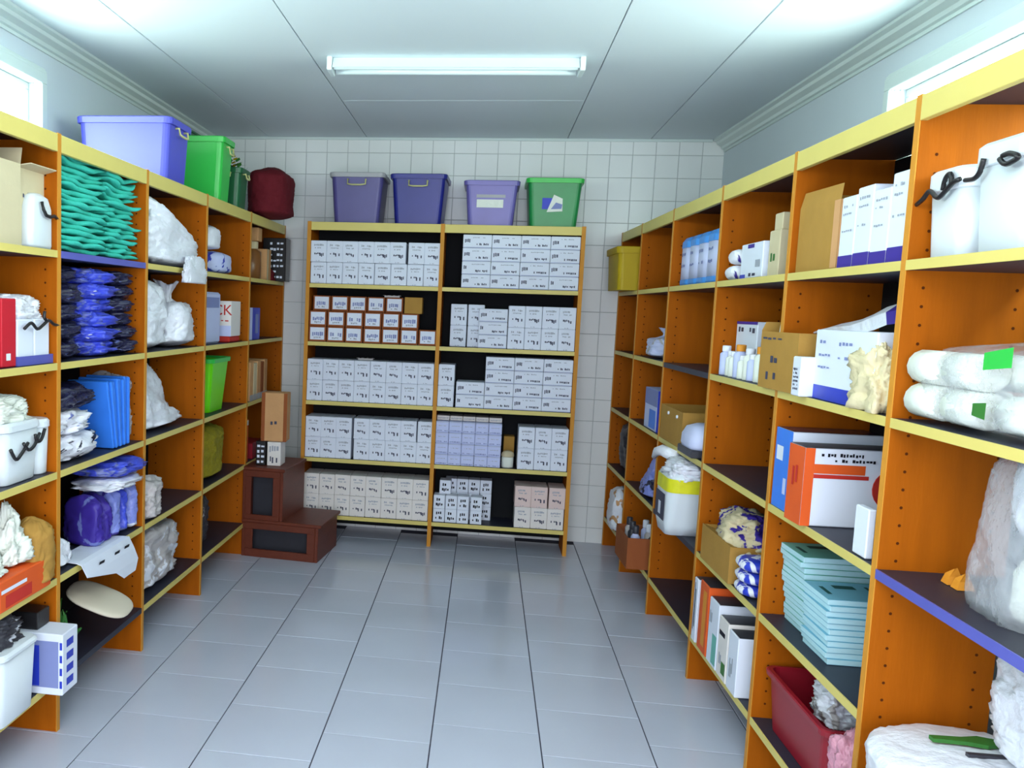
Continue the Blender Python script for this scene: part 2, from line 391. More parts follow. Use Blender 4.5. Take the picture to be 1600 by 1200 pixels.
# left wall with high window opening
def side_wall(name, sgn, y0, y1, z0, z1, thick=.12):
    b = MB(); L = (0, sgn * thick); a, c = min(L), max(L)
    b.box(a, c, Y0, YB + .12, 0, z0, paint); b.box(a, c, Y0, YB + .12, z1, HC + .02, paint)
    b.box(a, c, Y0, y0, z0, z1, paint); b.box(a, c, y1, YB + .12, z0, z1, paint)
    return b.mesh(name)
LW = (1.3, 3.97, 1.98, 2.472); RW_ = (1.3, 4.09, 1.98, 2.462)
THR = math.atan(.0334)
wl = struct('wall_left', side_wall('wall_left', -1, *LW), (XL, 0, 0))
XR0 = 1.46 + .0334 * YB
wr_ = struct('wall_right', side_wall('wall_right', 1, *RW_), (XR0, 0, 0), THR)
def window(name, sgn, loc, rz, y0, y1, z0, z1):
    # sgn -1: opening in the left wall (outside at -x)
    e = bpy.data.objects.new(name, None); link(e, None, loc, rz); e['kind'] = 'structure'
    f = MB()
    def bar(x0, x1, *a): f.bbox(min(x0 * sgn, x1 * sgn), max(x0 * sgn, x1 * sgn), *a, gloss_trim, .003)
    for (w_, p0, p1) in ((.075, -.022, .0), (.05, -.034, -.022), (.02, -.044, -.034)):
        o_ = .075 - w_
        bar(p0, p1, y0 - .075 + o_ * .5, y1 + .075 - o_ * .5, z1 + .0 , z1 + .075 - o_ * .5)
        bar(p0, p1, y0 - .075 + o_ * .5, y1 + .075 - o_ * .5, z0 - .075 + o_ * .5, z0)
        bar(p0, p1, y1, y1 + .075 - o_ * .5, z0, z1); bar(p0, p1, y0 - .075 + o_ * .5, y0, z0, z1)
    P('window_casing', f.mesh('window_casing'), e)
    f = MB()
    bar(.02, .06, y0, y1, z1 - .03, z1); bar(.02, .06, y0, y1, z0, z0 + .03); bar(.02, .06, y0, y0 + .03, z0 + .03, z1 - .03); bar(.02, .06, y1 - .03, y1, z0 + .03, z1 - .03)
    bar(.02, .06, (y0 + y1) / 2 - .02, (y0 + y1) / 2 + .02, z0 + .03, z1 - .03)
    P('window_frame', f.mesh('window_frame'), e)
    for a, c in ((y0 + .03, (y0 + y1) / 2 - .02), ((y0 + y1) / 2 + .02, y1 - .03)):
        g = MB(); x0, x1 = sorted((.038 * sgn, .042 * sgn)); g.box(x0, x1, a, c, z0 + .03, z1 - .03, pane_m); P('pane', g.mesh('pane'), e)
window('window_1', -1, (XL, 0, 0), 0, *LW)
window('window_2', 1, (XR0, 0, 0), THR, *RW_)
# front wall behind the camera with the open doorway
fw = MB(); fw.box(-2.1, -1.1, Y0 - .12, Y0, 0, HC, paint); fw.box(1.1, 2.0, Y0 - .12, Y0, 0, HC, paint); fw.box(-1.1, 1.1, Y0 - .12, Y0, 2.42, HC, paint)
struct('wall_front', fw.mesh('wall_front'))
# cornices
def cornice(name, sgn, loc, rz, y0, y1):
    prof = [(0, 0), (-.075, 0), (-.075, -.012), (-.055, -.02), (-.05, -.034), (-.026, -.05), (-.02, -.064), (-.008, -.068), (-.008, -.082), (0, -.082)]
    b = MB(); pr = [(p[0] * sgn, p[1]) for p in prof]
    if sgn < 0: pr = pr[::-1]
    b.loops([[(x, y, z) for x, z in pr] for y in (y0, y1)], gloss_trim); me = b.mesh(name)
    return struct(name, me, loc, rz)
cornice('trim_1', -1, (XL, 0, HC), 0, Y0, YB)
cornice('trim_2', 1, (XR0, 0, HC), THR, Y0, YB - .01)
b = MB(); b.bbox(XL + .08, 1.385, YB - .012, YB, HC - .018, HC, gloss_trim, .002); struct('trim_3', b.mesh('trim_3'))

# fluorescent fixture
lt = T('fluorescent_batten', 'white twin-tube fluorescent batten fixed flat under the ceiling, switched off', 'ceiling light', (-.205, 4.56, HC), .03)
b = MB(); b.bbox(-.575, .575, -.035, .035, -.03, 0, metal_w, .004); P('housing', b.mesh('housing'), lt)
for s_ in (-1, 1):
    b = MB(); b.tube([(-.555, s_ * .045, -.04), (.555, s_ * .045, -.04)], .017, tube_m, 12); P('tube', b.mesh('tube', True), lt)
    b = MB(); b.bbox(s_ * .575 - .012, s_ * .575 + .012, -.07, .07, -.062, 0, metal_w, .004); P('end_cap', b.mesh('end_cap'), lt)
for s_ in (-1, 1):
    b = MB(); b.loops([[(x, s_ * .068, -.052), (x, s_ * .073, -.05), (x, s_ * .04, -.001), (x, s_ * .034, -.001)] for x in (-.56, .56)], metal_w); P('reflector', b.mesh('reflector'), lt)

# ------------------------------------------------------------------ racks
ZS = [1.71, 1.327, .947, .568, .2]; TOP = 2.1
def FX(side, y): return 1.0747 - .0334 * y if side == 'R' else -1.4812 + .011 * y
SG = {'R': 1, 'L': -1}; RZ = {'R': THR, 'L': -math.atan(.011)}
def at(side, dep, y, z): return (FX(side, y) + SG[side] * dep, y, z)
def holes_part(parent, ys_face, dep, sgn_face, side_s, ym, h=2.05):
    b = MB()
    y = ym
    for u in (.045, dep - .045):
        k = 0
        z = .25
        while z < h - .06:
            r = .0042; c = [(side_s * u + r * math.cos(a * math.pi / 3), y, z + r * math.sin(a * math.pi / 3)) for a in range(6)]
            b.add(c, [tuple(range(6))], hole_m); z += .045
    o = P('pin_holes', b.mesh('pin_holes'), parent); o['kind'] = 'stuff'
def rack(side, posts, label, skip=(), blue=(), dep=.3, dark=()):
    s = SG[side]
    t = T('shelving_rack', label, 'shelving rack', (FX(side, 0), 0, 0), RZ[side])
    for i, y in enumerate(posts):
        b = MB(); x0, x1 = sorted((s * .003, s * dep)); b.bbox(x0, x1, y - .0125, y + .0125, 0, TOP, wood, .0015)
        u = P('upright', b.mesh('upright'), t)
        b = MB(); x0, x1 = sorted((0, s * .003)); b.box(x0, x1, y - .0125, y + .0125, 0, TOP, edge_wood); P('edge_band', b.mesh('edge_band'), u)
        holes_part(u, None, dep, -1, s, y - .0129)
    for i in range(len(posts) - 1):
        a = posts[i] + .0127; c = posts[i + 1] - .0127
        b = MB(); x0, x1 = sorted((s * .02, s * dep)); b.bbox(x0, x1, a, c, TOP - .024, TOP - .004, slate, .001); tb = P('top_board', b.mesh('top_board'), t)
        b = MB(); x0, x1 = sorted((0, s * .018)); b.bbox(x0, x1, a, c, TOP - .062, TOP - .003, cream, .0015); P('fascia', b.mesh('fascia'), tb)
        if side == 'L' or i > 0:
            b = MB(); x0, x1 = sorted((s * (dep - .004), s * (dep + .004))); b.bbox(x0, x1, a, c, .05, TOP - .025, back_shade, .001); P('shade_panel', b.mesh('shade_panel'), t)  # added dark sheet, paints the shade at the back of the bay
        for k, z in enumerate(ZS):
            if (i, k) in skip: continue
            bl = (i, k) in blue
            b = MB(); x0, x1 = sorted((s * .004, s * (dep - .005))); b.bbox(x0, x1, a, c, z - .024, z, slate, .001)
            sh = P('shelf', b.mesh('shelf'), t, label='blue-edged slate shelf board' if bl else None)
            b = MB(); x0, x1 = sorted((0, s * .004)); b.box(x0, x1, a, c, z - .024, z, blue_edge if bl else slate if (i, k) in dark else cream); P('edge_trim', b.mesh('edge_trim'), sh)
    return t
RP = [1.67, 2.513, 3.334, 4.176, 5.06, 5.88, 6.55]
LP = [2.23, 3.079, 3.903, 4.746, 5.624, 6.55]
rack('R', RP, 'long orange wooden shelving rack with cream edges along the right wall', skip=((0, 3),), blue=((0, 2),), dark=((3, 1), (3, 3)))
_sh = None
rack('L', LP, 'long orange wooden shelving rack with cream edges along the left wall', blue=((1, 0),), dark=((1, 4),))
# shelf without cream edge in the fourth right bay
# back rack
bk = T('shelving_rack', 'two-bay wooden shelving rack full of cartons against the tiled back wall', 'shelving rack', (0, 6.15, 0))
BX = [-1.165, -.301, .573]; BD = .3
for x in BX:
    b = MB(); b.bbox(x - .0125, x + .0125, .003, BD, 0, TOP, wood, .0015); u = P('upright', b.mesh('upright'), bk)
    b = MB(); b.box(x - .0125, x + .0125, 0, .003, 0, TOP, edge_wood); P('edge_band', b.mesh('edge_band'), u)
for i in range(2):
    a = BX[i] + .0127; c = BX[i + 1] - .0127
    b = MB(); b.bbox(a, c, .02, BD, TOP - .024, TOP - .004, slate, .001); tb = P('top_board', b.mesh('top_board'), bk)
    b = MB(); b.bbox(a, c, 0, .018, TOP - .056, TOP - .003, cream, .0015); P('fascia', b.mesh('fascia'), tb)
    for z in [1.7, 1.32, .93, .549, .165]:
        b = MB(); b.bbox(a, c, .004, BD - .005, z - .026, z, slate, .001); sh = P('shelf', b.mesh('shelf'), bk)
        b = MB(); b.box(a, c, 0, .004, z - .026, z, cream); P('edge_trim', b.mesh('edge_trim'), sh)
    b = MB(); b.bbox(a, c, BD - .012, BD, .05, TOP - .03, back_shade, .001); P('shade_panel', b.mesh('shade_panel'), bk)  # added dark sheet for the shaded gap behind the cartons
#@@ITEMS@@
LIFT = .0015
ZS = [z + LIFT for z in ZS]
ORD = ['first', 'second', 'third', 'fourth', 'fifth', 'sixth', 'seventh', 'eighth', 'ninth', 'tenth', 'eleventh', 'twelfth', 'thirteenth', 'fourteenth', 'fifteenth', 'sixteenth', 'seventeenth', 'eighteenth', 'nineteenth', 'twentieth']
SHN = ['top', 'second', 'third', 'fourth', 'bottom']
BZ = [z + .0015 for z in (1.7, 1.32, .93, .549, .165)]
R1 = random.Random(11)
# ------------------------------------------------------------------ cartons on the back rack
def tall_mesh(v, body=carton_w):
    return carton('tall_carton_%s_%d' % (body.name, v), .1035, .2, .137, body, [('s', '-y', .2, .82, .74, .84, 7, ink_g, v), ('s', '-y', .25, .75, .63, .69, 6, ink_g, v + 9), ('s', '-y', .22, .6, .34, .44, 4, ink, v + 3), ('s', '-y', .55, .86, .26, .42, 3, ink, v + 5), ('s', '-y', .35, .6, .03, .07, 4, ink_g, v + 6)])
def flat_mesh(v, body=carton_w, bl=False):
    return carton('flat_carton_%s_%d' % (body.name, v), .1805, .2, .083, body, [('s', '-y', .06, .26, .38, .68, 4, ink_b if bl else ink, v), ('s', '-y', .34, .78, .74, .82, 9, ink_g, v + 2), ('s', '-y', .47, .9, .2, .36, 9, ink, v + 4), ('q', '-y', .02, .98, .03, .06, ink_b)])
def pack_mesh(v):
    return carton('pale_pack_%d' % v, .0835, .2, .071, carton_b, [('s', '-y', .08, .9, .08, .2, 10, ink_b, v), ('s', '-y', .2, .8, .55, .62, 8, ink_g, v + 3), ('q', '-y', .0, 1, .9, .93, ink_g)])
def vial_mesh(v):
    return carton('vial_carton_%d' % v, .075, .1, .09, carton_w, [('s', '-y', .25, .75, .55, .78, 3, ink_k, v), ('s', '-y', .2, .82, .2, .42, 4, ink_k, v + 4)])
def label_cube_mesh(v):
    return carton('label_cube_%d' % v, .115, .13, .1, red_card, [('q', '-y', .09, .91, .12, .92, carton_w), ('s', '-y', .2, .85, .35, .62, 6, ink_b, v), ('s', '-y', .3, .7, .2, .32, 4, ink_g, v + 2)])
for e_ in _C.values(): pass
def put(name, me, label, x, y, z, group, jit=.0015, rz=0):
    return S(name, me, label, 'box', (x + R1.uniform(-jit, jit) * .4, y + R1.uniform(0, .006), z), rz, group)
BY = 6.155
def talls(x0, n, z, shelf, row, bay, skip=(), gaps={}, body=carton_w, pitch=.1055, start=0, dy=0, tone='white'):
    x = x0 + pitch / 2
    for k in range(n):
        x += gaps.get(k, 0)
        if k not in skip:
            put('carton', tall_mesh(R1.randrange(4), body), f'{tone} upright carton, {ORD[k + start]} from left, {row} row, {shelf} shelf, {bay} bay of back rack', x, BY + .1 + dy, z, f'upright cartons on the {shelf} shelf of the {bay} bay')
        x += pitch
x0 = BX[0] + .0135
H = .1375
talls(x0, 8, BZ[0], 'top', 'lower', 'left'); talls(x0, 8, BZ[0] + H + .001, 'top', 'upper', 'left', pitch=.1035, gaps={6: .016})
talls(x0, 8, BZ[2], 'third', 'lower', 'left', pitch=.1045); talls(x0, 8, BZ[2] + H, 'third', 'upper', 'left', pitch=.1045)
talls(x0, 8, BZ[3], 'fourth', 'lower', 'left', pitch=.1035, gaps={3: .018}); talls(x0, 8, BZ[3] + H, 'fourth', 'upper', 'left', pitch=.1035, gaps={3: .014, 7: .008})
talls(x0, 8, BZ[4], 'bottom', 'lower', 'left', pitch=.1045, body=carton_w2, tone='ivory'); talls(x0, 8, BZ[4] + H, 'bottom', 'upper', 'left', pitch=.1045, body=carton_w2, tone='ivory')
# labelled brown cubes, second shelf
for row, n, z, dy, nm in ((0, 7, BZ[1], 0, 'bottom'), (1, 6, BZ[1] + .101, .004, 'middle'), (2, 5, BZ[1] + .202, .06, 'top')):
    for k in range(n):
        put('labelled_carton', label_cube_mesh((row * 7 + k) % 4), f'small brown carton with white end label, {ORD[k]} from left, {nm} row, second shelf, left bay', x0 + .06 + k * .1205 + (.012 if row == 2 else 0) + (.018 if row == 1 and k == 1 else 0) * 0, BY + .066 + dy, z, 'labelled brown cartons on the second shelf')
put('carton', carton('mustard_cube', .115, .13, .105, brown_card), 'plain mustard-brown carton atop the labelled brown cartons on the back rack', x0 + .06 + 5 * .1205 + .02, BY + .075, BZ[1] + .202, None)
# slips of paper on the carton tops
for (x, z, lab) in ((-.78, BZ[2] + 2 * H, 'pale paper slip lying on the third-shelf cartons, left bay'), (-.62, BZ[1] + .304, 'pale paper slip lying on the top brown cartons, left bay')):
    b = MB(); pts = [(-.06 + .012 * k, .002 * math.sin(k * 2.3)) for k in range(11)]
    b.loops([[(x_, -.03, .012 + z_), (x_, .03, .012 + z_), (x_, .03, .011 + z_), (x_, -.03, .011 + z_)] for x_, z_ in pts], grey_bag); b.box(-.05, .05, -.02, .02, 0, .011, grey_bag)
    S('paper_slip', b.mesh('paper_slip'), lab, 'paper', (x, BY + .12, z), .1)
# right bay
xr = BX[2] - .0135
def flats(cols, z, shelf, row, x_right=xr, bl=False, body=carton_w, ncol=4, pitch=.1825, gap=None):
    for k in cols:
        x = x_right - (ncol - k - .5) * pitch - (gap.get(k, 0) if gap else 0)
        put('flat_carton', flat_mesh(R1.randrange(3), body, bl), f'flat {"pale blue" if bl else "white"} carton, {ORD[k]} column from left, {row} row, {shelf} shelf, right bay', x, BY + .1, z, f'flat cartons on the {shelf} shelf of the right bay')
for r, nm in enumerate(('bottom', 'third-from-top', 'second-from-top', 'top')): flats(range(4), BZ[0] + r * .0838, 'top', nm)
talls(-.272 + .04, 2, BZ[1], 'second', 'lower', 'right', dy=.07, pitch=.112); talls(-.272 + .04, 2, BZ[1] + H, 'second', 'upper', 'right', dy=.07, pitch=.112)
for r, nm in enumerate(('bottom', 'middle', 'top')):
    put('flat_carton', flat_mesh(r), f'flat white carton, {nm} of three stacked beside upright cartons, second shelf, right bay', .045, BY + .1, BZ[1] + r * .0838, 'three stacked flat cartons on the second shelf')
talls(.14, 4, BZ[1], 'second', 'lower', 'right', start=2, pitch=.1048); talls(.14, 4, BZ[1] + H, 'second', 'upper', 'right', start=2, pitch=.1048)
talls(BX[1] + .0135, 1, BZ[2], 'third', 'lower', 'right'); talls(BX[1] + .0135, 1, BZ[2] + H, 'third', 'upper', 'right')
for r, nm in enumerate(('bottom', 'second')): flats(range(4), BZ[2] + r * .0838, 'third', nm, bl=True)
for r, nm in enumerate(('third', 'top')): flats(range(1, 4), BZ[2] + (r + 2) * .0838, 'third', nm, bl=True)
for r in range(4):
    for k in range(5):
        put('pale_pack', pack_mesh(R1.randrange(3)), f'pale blue pack, {ORD[k]} from left, {ORD[r]} row up, fourth shelf, right bay of back rack', BX[1] + .0135 + (k + .5) * .0848, BY + .1, BZ[3] + r * .0716, 'pale blue packs on the fourth shelf')
for k in range(5):
    put('pale_pack', carton('thin_pack', .082, .14, .03, carton_w2, [('s', '-y', .1, .9, .3, .6, 8, ink_g, 3)]), f'thin ivory pack, {ORD[k]} from left, lying on the pale blue packs', BX[1] + .0135 + (k + .5) * .0848, BY + .14, BZ[3] + 4 * .0716, 'thin packs on top of the pale blue packs')
talls(.243, 3, BZ[3], 'fourth', 'lower', 'right', start=0, pitch=.1048); talls(.243, 3, BZ[3] + H, 'fourth', 'upper', 'right', pitch=.1048)
jr = T('lidded_jar', 'squat white jar with a rounded lid beside the pale blue packs', 'jar', (.183, BY + .06, BZ[3]))
b = MB(); n = 20
def ring(r, z, n=20): return [(r * math.cos(2 * math.pi * k / n), r * math.sin(2 * math.pi * k / n), z) for k in range(n)]
b.loops([ring(.036, 0), ring(.038, .006), ring(.038, .066), ring(.034, .07)], cloth_w); P('body', b.mesh('jar_body', True), jr)
b = MB(); b.loops([ring(.04, .0705), ring(.041, .078), ring(.038, .094), ring(.024, .106), ring(.006, .11)], ivory_card); P('lid', b.mesh('jar_lid', True), jr)
put('carton', carton('dim_brown', .07, .1, .19, brown_card), 'narrow brown carton standing behind the squat white jar', .19, BY + .2, BZ[3], None)
for k in range(4):
    for r in range(2): put('vial_carton', vial_mesh((k + r) % 3), f'little white carton with black print, {ORD[k]} from left, {"lower" if r == 0 else "upper"} row, bottom shelf, right bay', BX[1] + .018 + (k + .5) * .078 + (.008 if k == 3 else 0), BY + .055, BZ[4] + r * .0905, 'little black-printed cartons on the bottom shelf')
put('vial_carton', vial_mesh(1), 'little white carton lying alone on top of the black-printed cartons', BX[1] + .09, BY + .11, BZ[4] + .181, None)
for k in range(4):
    for r in range(3): put('vial_carton', vial_mesh((k + r) % 3), f'shaded little white carton at the back, {ORD[k]} from left, {ORD[r]} row up, bottom shelf', BX[1] + .125 + k * .077, BY + .195, BZ[4] + r * .0905, 'shaded little cartons at the back of the bottom shelf')
talls(.243, 3, BZ[4], 'bottom', 'lower', 'right', pitch=.1048, body=carton_w2, tone='ivory'); talls(.24, 3, BZ[4] + H, 'bottom', 'upper', 'right', pitch=.1042, gaps={2: .008}, body=carton_p, tone='pinkish')

# ------------------------------------------------------------------ crates on top of the back rack
ZT = TOP - .0015
crate('grey-violet plastic crate with pale grey rim, leftmost on the back rack', 'crate', (-.868, 6.36, ZT), .34, .36, .32, greyvio, rim_grey, hm=handle_y)
crate('dark navy blue plastic crate between the grey-violet and lavender crates', 'crate', (-.466, 6.36, ZT), .345, .36, .315, navy_p, hm=handle_y, rz=-.03)
def st1(q, w, d, h):
    z = .92
    q.face_quad('-y', w * .945, d * .945, h, .2, .78, .62, .8, rim_grey, .002); q.scrib('-y', w * .945, d * .945, h, .23, .76, .66, .78, 7, ink, 3)
    q.face_quad('-y', w * .92, d * .92, h, .2, .75, .4, .58, cloth_w, .004); q.scrib('-y', w * .92, d * .92, h, .24, .62, .44, .56, 6, ink, 5)
crate('lavender plastic crate with a paper label, on the back rack', 'crate', (-.006, 6.36, ZT), .33, .35, .28, violet_p, prints=st1)
def st2(q, w, d, h):
    q.face_quad('-y', w * .92, d * .92, h, .26, .62, .36, .62, blue_m, .004)
    q.add([(-.045, -d * .46 - .006, h * .3), (.052, -d * .46 - .006, h * .32), (.05, -d * .46 - .007, h * .58), (-.004, -d * .46 - .007, h * .66)], [(0, 1, 2, 3)], cloth_w)
    q.add([(-.02, -d * .46 - .008, h * .36), (.045, -d * .46 - .008, h * .37), (.05, -d * .46 - .008, h * .46), (.01, -d * .46 - .008, h * .5)], [(0, 1, 2, 3)], ink_b)
crate('green plastic crate with blue and white sticker, rightmost on the back rack', 'crate', (.385, 6.36, ZT), .335, .35, .3, mgreen, green_p, prints=st2)

# ------------------------------------------------------------------ on top of the left rack
crate('large periwinkle blue crate on top of the left rack', 'crate', (-1.648, 4.3, ZT), .43, .3, .27, purple_p, taper=.93, rz=.0, handles=('+x', '-x'), hm=handle_y, handle_w=.4)
crate('bright green crate on the left rack beside the periwinkle crate', 'crate', (-1.55, 5.08, ZT), .26, .22, .33, green_p, taper=.86, handles=('+x',), hm=handle_y)
crate('dark green lidded bin behind the bright green crate', 'bin', (-1.83, 5.3, ZT), .27, .3, .4, dgreen, lid=dgreen, name='lidded_bin')
t = crate('dark green tub with yellow handle and leafy contents on the left rack', 'bin', (-1.5, 5.42, ZT), .17, .2, .22, dgreen, hm=handle_y, handles=('+x', '-y'), name='garden_tub')
b = MB(); RR = random.Random(3)
for k in range(46):
    a = RR.uniform(0, 6.28); r = RR.uniform(0, .08); z = .18 + RR.uniform(0, .13) * (1 - r * 5); c = Vector((r * math.cos(a), r * math.sin(a), z)); d = Vector((math.cos(a), math.sin(a), RR.uniform(.1, 1))).normalized() * .045; w_ = Vector((-math.sin(a), math.cos(a), .2)) * .016
    b.add([c, c + d * .5 + w_, c + d, c + d * .5 - w_], [(0, 1, 2, 3)], leaf if k % 3 else yellow_m)
P('leaves', b.mesh('tub_leaves'), t)['kind'] = 'stuff'
S('maroon_sack', bag_mesh('maroon_sack', .28, .46, .33, 'full', dkred, 9, wr=.05), 'maroon fabric bag sitting on the far end of the left rack', 'bag', (-1.41, 6.08, ZT), 0)

# ------------------------------------------------------------------ wooden step stool in the corner
st = T('step_stool', 'dark wooden two-step stool box with open sides in the back left corner', 'step stool', (-1.135, 5.79, 0), -.10)
def panel(nm, lab=None, *a):
    b = MB(); b.bbox(*a, dark_wood, .003); return P(nm, b.mesh(nm), st)
panel('lower_tread', None, -.27, .24, -.235, .235, .215, .235)
panel('upper_tread', None, -.28, .0, -.235, .235, .54, .56)
panel('riser', None, .2, .22, -.23, .23, 0, .215)
panel('riser', None, -.03, -.01, -.23, .23, .235, .54)
panel('back_board', None, -.27, -.25, -.23, .23, .235, .54)
panel('back_board', None, -.27, -.25, -.23, .23, .0, .215)
for y in (-.23, .215):
    b = MB()
    def bar(x0, x1, z0, z1): b.bbox(x0, x1, y, y + .015, z0, z1, dark_wood, .002)
    bar(-.25, .2, 0, .05); bar(-.25, .2, .175, .215); bar(-.25, -.2, .05, .175); bar(.06 + .09, .2, .05, .175)
    bar(-.25, -.03, .5, .54); bar(-.25, -.03, .235, .265); bar(-.25, -.215, .265, .5); bar(-.075, -.03, .265, .5)
    P('side_frame', b.mesh('side_frame'), st)
b = MB(); b.bbox(-.248, .198, -.1, -.09, 0.001, .214, darkgr, .001); b.bbox(-.248, -.032, -.1, -.09, .236, .539, darkgr, .001); P('shade_board', b.mesh('shade_board'), st)  # dark sheet added inside, stands in for shade in the hollow openings
ZSt = .5615
b = MB()
def blk(w, d, h, seed, body, kk): return carton('stool_box_%d' % seed, w, d, h, body, kk)
S('vial_tray', blk(.062, .12, .15, 1, blackp, [('s', '-y', .1, .9, .08 + .22 * k, .2 + .22 * k, 2, carton_w, k) for k in range(4)]), 'narrow black box with white-capped vials standing on the step stool', 'box', (-1.335, 5.72, ZSt), 0)
S('carton', blk(.085, .14, .148, 2, carton_w2, [('s', '-y', .15, .85, .6, .85, 4, ink_g, 2), ('s', '-y', .2, .8, .1, .45, 4, ink, 7)]), 'grey and white printed carton standing on the step stool', 'box', (-1.252, 5.73, ZSt), 0)
S('carton', blk(.16, .13, .3, 3, tan_card, [('s', '-y', .35, .65, .35, .42, 2, ink, 2), ('q', '-y', .0, .14, 0, 1, red_card), ('q', '-y', .86, 1, 0, 1, red_card)]), 'tall tan cardboard box balanced on two small boxes by the stool', 'box', (-1.262, 5.735, ZSt + .151), .05)

# ------------------------------------------------------------------ left rack contents
def LA(dep, y, z): return at('L', dep, y, z)
def RA(dep, y, z): return at('R', dep, y, z)
rl = RZ['L']; rr_ = RZ['R']
def openbox(name, w, d, h, mt, flaps, label, cat, loc, rz, t_=.004, tornseed=0, prints=None):
    e = T(name, label, cat, loc, rz); b = MB()
    b.box(-w / 2, w / 2, -d / 2, d / 2, 0, t_, mt); b.box(-w / 2, w / 2, -d / 2, -d / 2 + t_, t_, h, mt); b.box(-w / 2, w / 2, d / 2 - t_, d / 2, t_, h, mt)
    b.box(-w / 2, -w / 2 + t_, -d / 2 + t_, d / 2 - t_, t_, h, mt); b.box(w / 2 - t_, w / 2, -d / 2 + t_, d / 2 - t_, t_, h, mt)
    if prints: prints(b, w, d, h)
    P('body', b.mesh('box_body'), e)
    for (f, ang, L) in flaps:
        q = MB(); a = math.radians(ang); dx = L * math.cos(a); dz = L * math.sin(a); th = .003
        if f == '-y': v = [(-w / 2, -d / 2, h), (w / 2, -d / 2, h), (w / 2 - .01, -d / 2 - dx, h + dz), (-w / 2 + .015, -d / 2 - dx, h + dz * .9)]
        elif f == '+y': v = [(-w / 2, d / 2, h), (w / 2, d / 2, h), (w / 2 - .01, d / 2 + dx, h + dz), (-w / 2 + .015, d / 2 + dx, h + dz)]
        elif f == '+x': v = [(w / 2, -d / 2, h), (w / 2, d / 2, h), (w / 2 + dx, d / 2 - .01, h + dz), (w / 2 + dx, -d / 2 + .012, h + dz * .9)]
        else: v = [(-w / 2, -d / 2, h), (-w / 2, d / 2, h), (-w / 2 - dx, d / 2 - .01, h + dz), (-w / 2 - dx, -d / 2 + .012, h + dz * .9)]
        v2 = [(p[0], p[1], p[2] + th) for p in v]
        q.loops([v, v2], mt); P('flap', q.mesh('box_flap'), e)
    return e
def crom(p, n=4):
    p = [Vector(a) for a in p]; out = []
    for i in range(len(p) - 1):
        a, b, c, d = p[max(0, i - 1)], p[i], p[i + 1], p[min(len(p) - 1, i + 2)]
        for k in range(n):
            u = k / n; out.append(.5 * ((2 * b) + (c - a) * u + (2 * a - 5 * b + 4 * c - d) * u * u + (3 * b - a - 3 * c + d) * u ** 3))
    return out + [p[-1]]
def marks(parent, pts_list, r=.006):
    for pts in pts_list:
        q = MB(); q.tube(crom(pts), r, blackp, 7); P('black_scrawl', q.mesh('black_scrawl', True), parent, label='black looping marker-like line')
def tub(name, label, loc, rz, w, d, h, mt=clearish, lidh=.03, marks_=None, cat='tub'):
    e = T(name, label, cat, loc, rz); b = MB()
    b.loops([rrect(w * .84, d * .84, 0, .03), rrect(w * .86, d * .86, .004, .03), rrect(w * .94, d * .94, h - lidh, .035), rrect(w * .9, d * .9, h - lidh, .03), rrect(w * .82, d * .82, .01, .03)], mt, True, True)
    P('body', b.mesh('tub_body', True), e)
    b = MB(); b.loops([rrect(w * .95, d * .95, h - lidh, .035), rrect(w, d, h - lidh + .003, .04), rrect(w, d, h - .008, .04), rrect(w * .93, d * .93, h, .04)], clearish, True, True); P('lid', b.mesh('tub_lid'), e)
    if marks_: marks(e, marks_)
    return e
# LA (nearest bay) ---------------------------------------------------
openbox('cardboard_box', .27, .25, .255, ivory_card, [('+y', 60, .06)], 'tan open cardboard box at the left edge on the highest shelf', 'box', LA(.16, 2.735, ZS[0]), rl)
openbox('cardboard_box', .27, .2, .25, ivory_card, [('+x', 12, .05), ('-y', 170, .05)], 'cream cardboard box with a raised flap behind a milky jug', 'box', LA(.185, 2.97, ZS[0]), rl, prints=lambda b, w, d, h: b.scrib('+x', w, d, h, .25, .7, .62, .7, 6, ink, 4))
j = T('milky_jug', 'milky white plastic jug with a black hooked handle, beside the first left upright', 'jug', LA(.055, 2.99, ZS[0]), rl)
b = MB(); b.loops([rrect(.075, .15, 0, .02), rrect(.08, .155, .01, .02), rrect(.08, .15, .13, .02), rrect(.07, .12, .165, .02), rrect(.05, .06, .178, .02)], clearish); P('body', b.mesh('jug_body', True), j)
q = MB(); q.tube([(.046, -.02, .15), (.052, -.02, .125), (.052, .0, .108), (.052, .03, .105), (.05, .06, .112), (.05, .085, .104)], .006, blackp, 7); P('hook', q.mesh('jug_hook', True), j, label='black curved hook')
# second shelf
S('red_folder_box', carton('red_folder_box', .24, .09, .215, red_m, [('q', '+x', .3, .6, .1, .2, carton_w)]), 'bright red box at the left edge on the second shelf', 'box', LA(.14, 2.775, ZS[1]), rl)
t = openbox('open_tray_box', .2, .24, .03, blue_edge, [], 'white carton tray with periwinkle base and crumpled white wrap on the second shelf', 'box', LA(.115, 2.945, ZS[1]), rl)
for k in (0, 1):
    b = MB(); b.bbox(-.09, .092, -.112 + .115 * k, -.004 + .112 * k, .004, .15, carton_w, .004); P('white_carton', b.mesh('white_carton'), t)
q = bag_mesh('wrap_top', .19, .26, .08, 'heap', white_bag, 21, wr=.2); P('crumpled_wrap', q, t, (.0, 0, .15))
marks(t, [[(.11, -.1, .12), (.113, -.06, .138), (.113, -.02, .118), (.113, .02, .13), (.113, .06, .145), (.112, .1, .132), (.11, .14, .128)], [(.112, .035, .175), (.113, .03, .155), (.113, .05, .142)]], .0055)
t = tub('milky_bin', 'milky white bin with black scrawl at the left edge on the third shelf', LA(.12, 2.86, ZS[2]), rl, .22, .25, .2, clearish)
